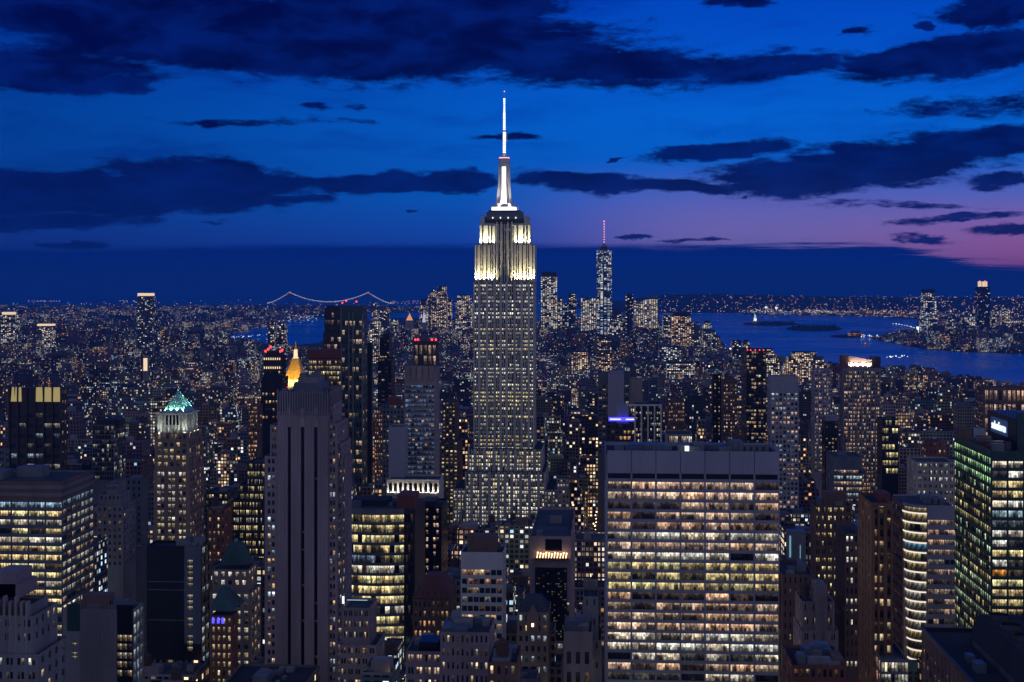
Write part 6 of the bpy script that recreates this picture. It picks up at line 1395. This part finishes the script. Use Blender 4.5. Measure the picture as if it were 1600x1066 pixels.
for c in sorted(solo, key=lambda c: c[2]):
    x0, x1, y0, y1, h, px = c; near = y0 < 1500; cname, base = RG.choice(HCAT); base = tuple(v*RG.uniform(.75, 1.25) for v in base)
    cw, ch, p, hue = wparams(y0, True)
    if y0 < 1500: cw = RG.uniform(2.7, 3.8)
    name = 'apartment_building' if hue % 2 < .4 else 'office_building'
    e = bpy.data.objects.new(name, None); e.empty_display_size = 3; C.objects.link(e); off = ((x0+x1)/2, (y0+y1)/2, 0); e.location = off
    w = x1-x0; at = cattr(RG, base, p, hue, cw, ch); u0 = RG.uniform(0, 500)
    tiers = 1
    if h > 40 and RG.random() < .5: tiers = RG.choice([2, 2, 3])
    zb = 0; ax0, ax1, ay0, ay1 = x0, x1, y0, y1
    m = MB(); rf = MB()
    for t_ in range(tiers):
        zt = h*(1, .82, .7)[tiers-1] if t_ == 0 else h*(1 if t_ == tiers-1 else .87)
        m.box(ax0, ax1, ay0, ay1, zb, zt+.9, top=False, uv0=u0, **at); rf = MB(); rf.box(ax0+.35, ax1-.35, ay0+.35, ay1-.35, zt-.5, zt); rf.build('roof', M[RG.choice(['roof', 'roofd', 'roof'])], e, off)
        m.box(ax0, ax1, ay0, ay0+.35, zt+.9, zt+.95, wallcol=at['wallcol'], winp=(cw, ch, 0, hue)); m.box(ax0, ax0+.35, ay0+.35, ay1, zt+.9, zt+.95, wallcol=at['wallcol'], winp=(cw, ch, 0, hue)); m.box(ax1-.35, ax1, ay0+.35, ay1, zt+.9, zt+.95, wallcol=at['wallcol'], winp=(cw, ch, 0, hue))
        zb = zt; i = min(w, 24)*RG.uniform(.08, .16); lx0, lx1, ly0, ly1 = ax0, ax1, ay0, ay1; ax0 += i; ax1 -= i; ay0 += i*.8; ay1 -= i*.8
    m.build('wall', CITY, e, off)
    if y0 < 1700:       # cornice and piers give the front some relief
        cm = MB(); cm.box(lx0-.35, lx1+.35, ly0-.4, ly0-.02, zb+.2, zb+1.2); cm.build('cornice', M[RG.choice(['stone', 'brown', 'grey', 'metal'])], e, off)
        if RG.random() < .55 and w > 12:
            pm = MB(); n = int((lx1-lx0)/(cw*RG.choice([2, 3]))); n = max(n, 2)
            for k in range(n+1): xx = lx0+(lx1-lx0)*k/n; pm.box(max(lx0, xx-.3), min(lx1, xx+.3), ly0-.3, ly0-.02, 0 if tiers == 1 else h*.6, zb+.2)
            pm.build('piers', M[{'dark glass': 'steel', 'pale limestone': 'paleS', 'grey stone': 'grey', 'blue-grey': 'steel'}.get(cname, 'brown')], e, off)
    feat = ''; z = zb
    if lx1-lx0 > 9:
        a = RG.uniform(lx0+1, (lx0+lx1)/2); q = MB(); bw = min(lx1-1-a, RG.uniform(4, 11)); q.box(a, a+bw, ly0+3, min(ly1-1, ly0+RG.uniform(8, 14)), z, z+RG.uniform(2.5, 5.5)); q.build('penthouse', M[RG.choice(['brown', 'grey', 'metal', 'steel', 'stone', 'shaft'])], e, off)
    if y0 < 2200 and RG.random() < .5 and lx1-lx0 > 8:
        feat = ' with water tank'; tx, ty = RG.uniform(lx0+3, lx1-3), RG.uniform(ly0+3, ly1-3); q = MB(); q.frus(tx, ty, z+3.5, z+7.5, 2.1, 2, 10); q.frus(tx, ty, z+7.5, z+9.2, 2.3, .1, 10); tk = q.build('water_tank', M['wood'], e, off)
        q = MB()
        for s1, s2 in ((-1,-1),(1,-1),(1,1),(-1,1)): q.box(tx+s1*1.3-.15, tx+s1*1.3+.15, ty+s2*1.3-.15, ty+s2*1.3+.15, z, z+3.6)
        o = q.build('tank_stand', M['dark'], tk, off)
    if y0 < 1200:
        if RG.random() < .3: q = MB(); a = RG.uniform(lx0+1, lx1-1); q.box(a, a+.5, ly0+.8, ly0+1.3, z, z+.7); q.build('roof_lamp', G['warm'], e, off)
        for _ in range(RG.randrange(5, 11)):
            if lx1-lx0 < 7: break
            q = MB(); a = RG.uniform(lx0+.6, lx1-4); dy = RG.uniform(ly0+1, ly1-4); q.box(a, a+RG.uniform(1.4, 3.4), dy, dy+RG.uniform(1.4, 3), z, z+RG.uniform(1, 2.4)); q.build('rooftop_unit', M[RG.choice(['metal', 'grey', 'steel'])], e, off)
    tag(e, solo_label(cname, h, w, p, x0, x1, y0, h, feat), 'building', 'ordinary city buildings')
# everything smaller: one mass
m = MB()
for c in rest:
    x0, x1, y0, y1, h, px = c; cn, base = RG.choice(HCAT); base = tuple(v*RG.uniform(.6, 1.2) for v in base); cw, ch, p, hue = wparams(y0, False, x0)
    at = cattr(RG, base, p, hue, cw, ch); u0 = RG.uniform(0, 500); at2 = dict(wallcol=at['wallcol'], winp=(cw, ch, 0, hue))
    if h > 35 and RG.random() < .4:
        i = (x1-x0)*.14; m.box(x0, x1, y0, y1, 0, h*.8, uv0=u0, **at); m.box(x0+i, x1-i, y0+i, y1-i*.5, h*.8, h, uv0=u0, **at)
    else: m.box(x0, x1, y0, y1, 0, h, uv0=u0, **at)
    if RG.random() < .6: a = RG.uniform(x0, x0+(x1-x0)*.6); m.box(a, a+(x1-x0)*.3, y0+4, y0+12, h, h+RG.uniform(2, 5), **at2)
# boroughs over the water
def spread(poly, n, dmin, dmax, hf, pl, szf, pr=(0, 1600)):
    k = 0; tries = 0
    while k < n and tries < n*14:
        tries += 1; px = RG.uniform(pr[0]-20, pr[1]+20); u = RG.random(); D = 1/((1-u)/dmin+u/dmax); X_, Y_ = X(px, D), D
        if not inpoly(X_, Y_, poly): continue
        k += 1; sz = RG.uniform(*szf(D)); h = min(hf(D, px), EYE-(477+RG.expovariate(1/3.0)-HY)*D/F if px < 640 else 999)
        if h < 3: continue
        cw, ch, p, hue = wparams(D, False, X_); p = pl*RG.choice([.1, .2, .4, .7, 1.1, 1.5])*(.3+2.0*district(X_*.5, Y_*.35)**1.5)
        base = tuple(v*RG.uniform(.5, 1.1) for v in RG.choice(HCAT)[1]); at = cattr(RG, base, p, hue, cw, ch); m.box(X_, X_+sz, Y_, Y_+sz, 1, h, uv0=RG.uniform(0, 500), **at)
spread(bk, 6500, 6400, 17000, lambda D, px: RG.uniform(9, 28)+(55*RG.random()**3 if RG.random() < .12 else 0), .5, lambda D: (20, 30+D*.004), (-10, 640))
spread(njx, 2600, 5000, 20000, lambda D, px: RG.uniform(8, 22)+(60*RG.random()**3 if (px > 1430 and D < 9000 and RG.random() < .5) else 0), .5, lambda D: (20, 26+D*.004), (1150, 1610))
o = m.build('distant_buildings', CITY); tag(o, 'thousands of small lit buildings filling the city between the towers', None, None, 'stuff')
# ============================================================ shore and street lamps
def lamps(name, pts, mat, r, label):
    q = MB()
    for (x, y, z) in pts: rr = r*y*RG.uniform(.6, 1.3); q.box(x-rr, x+rr, y-rr, y+rr, z, z+rr*2)
    o = q.build(name, mat); tag(o, label, None, None, 'stuff')
def line(px0, y0, px1, y1, n, jit=1.0, z=(6, 30)):
    out = []
    for i in range(n):
        f = RG.random(); a, b_ = Gd(px0+(px1-px0)*f, y0+(y1-y0)*f+RG.gauss(0, jit)); out.append((a, b_, RG.uniform(*z)))
    return out
warm = line(1160, 488, 1440, 493, 260, 1.6) + line(1180, 483, 1640, 481, 380, 4.5, (8, 50)) + line(1020, 480, 1170, 482.5, 90, .8) + line(1020, 473.5, 1240, 473, 120, 3.5, (8, 100)) + line(0, 476, 640, 478, 60, 2) + line(1440, 497, 1600, 499, 120, 8)
for _ in range(520):
    f = RG.random()**1.6*.93; px = RG.uniform(1015, 1640); D = 13000+2500*f; q = P(px, 462, 15500); warm.append((X(px, D), D, 12+f*q[2]))
warm += line(35, 471.2, 95, 471.2, 26, .3, (2, 8)) + line(185, 471, 212, 471, 10, .3, (2, 8)) + line(610, 473, 660, 471, 20, .4, (2, 10)) + line(0, 497, 430, 492, 220, 8, (6, 30)) + line(1300, 470, 1640, 468, 120, 1.2, (20, 60))
lamps('shore_lights', warm, G['shore'], .00017, 'warm sprinkle of lamps along the far shores')
cool = line(1160, 489.5, 1300, 491, 90, 1.2) + line(300, 487, 520, 492, 110, 4) + line(0, 489, 300, 492, 90, 7) + line(1200, 486, 1600, 484, 130, 6) + line(355, 531, 418, 528, 26, .8, (8, 16)) + line(330, 540, 418, 536, 16, 1, (4, 10)) + line(420, 505, 500, 500, 40, 3)
cool += [(*Gd(1197, 489), 55), (*Gd(1213, 489.5), 50), (*Gd(1197, 489), 75), (*Gd(1213, 489.5), 70)]
lamps('shore_lights', cool, G['shorew'], .00017, 'white and greenish lamps along the far shores')
pier = [(*Gd(1375+57*math.sin(a), 516-9*math.cos(a)*1.0+ (a*2.4)), 9) for a in [i*math.pi/34 for i in range(4, 34)]] + line(1345, 527.5, 1440, 531, 60, .7, (5, 12))
lamps('pier_lights', pier, G['shorew'], .00026, 'curving string of lamps along the far riverside promenade')
top = line(1378, 573, 1418, 571, 14, .4, (26, 32)); lamps('pier_lights', top, G['shorew'], .0003, 'row of white lamps on the near river pier')
for px, py, r in ((1197, 488, 15), (1213, 489, 15), (1435, 527, 12)):
    x, y = Gd(px, py); q = MB(); q.tube((x, y, 0), (x, y, 38), 1.2); q.frus(x, y, 38, 38+r*1.2, r*.7, r*.9, 8)
    o = q.build('floodlight_mast', G['shorew']); tag(o, {1197: 'brighter left floodlight mast glaring on the far container shore', 1213: 'right floodlight mast glaring on the far container shore', 1435: 'single floodlight at the tip of the riverside promenade'}[px], 'lamp')
# trees on the dark island and the near river park
def grove(name, px0, px1, y0, y1, n, h, label):
    q = MB(); rr = random.Random(9)
    for _ in range(n):
        x, y = Gd(rr.uniform(px0, px1), rr.uniform(y0, y1)); r = rr.uniform(5, 11)
        for k in range(7): a, c_, z = rr.gauss(0, r*.5), rr.gauss(0, r*.5), rr.uniform(3, h); s = rr.uniform(2, 4.5); q.frus(x+a, y+c_, z, z+s, s*.7, s*.2, 5)
    o = q.build(name, M['tree']); tag(o, label, None, None, 'stuff')
grove('woods', 1238, 1306, 511.5, 516.5, 110, 22, 'dark trees over the harbour island'); grove('woods', 1186, 1240, 504.5, 508.5, 60, 16, 'low trees behind the statue')
# street lamps and traffic glow down the avenues that open towards the camera

av = []
for k in range(-9, 9):
    xa = 262*k-20
    for i in range(230):
        y = 420+i*22.0
        for s in (-10, 10):
            x = xa+s+RG.uniform(-1, 1)
            if inpoly(x, y, man): av.append((x, y, 8.5))
for k in range(2, 60):
    y = 330+80.5*k-9
    for i in range(40):
        x = RG.uniform(-y*.5, y*.5)
        if inpoly(x, y, man): av.append((x, y, 8))
lamps('street_lights', av, glow('street_lamp_glow', (1, .66, .34), 5, False), .00034, 'strings of amber street lamps down in the avenues')

for k in range(-3, 4):
    for i in range(22):
        y = 420+i*50.0; L = bpy.data.lights.new('street_lamp_light', 'POINT'); L.energy = 3600; L.color = (1, .60, .30); L.shadow_soft_size = .4
        o = bpy.data.objects.new('street_lamp_light', L); C.objects.link(o); o.location = (262*k-20+(8 if i % 2 else -8), y, 14); o['kind'] = 'helper'
# ============================================================ evening air between the city and the horizon
def haze():
    m = bpy.data.materials.new('evening_haze'); m.use_nodes = True; t = NT(m.node_tree)
    v = t.node('ShaderNodeVolumePrincipled'); v.inputs['Color'].default_value = (.05, .30, 1, 1); v.inputs['Density'].default_value = 5.5e-5; v.inputs['Anisotropy'].default_value = .0
    o = t.node('ShaderNodeOutputMaterial'); t.l.new(v.outputs[0], o.inputs['Volume'])
    q = MB(); q.box(-33000, 33000, -1500, 33000, -6, 520, bottom=True); h = q.build('haze', m); tag(h, 'thin blue evening haze', None, None, 'stuff')
haze()
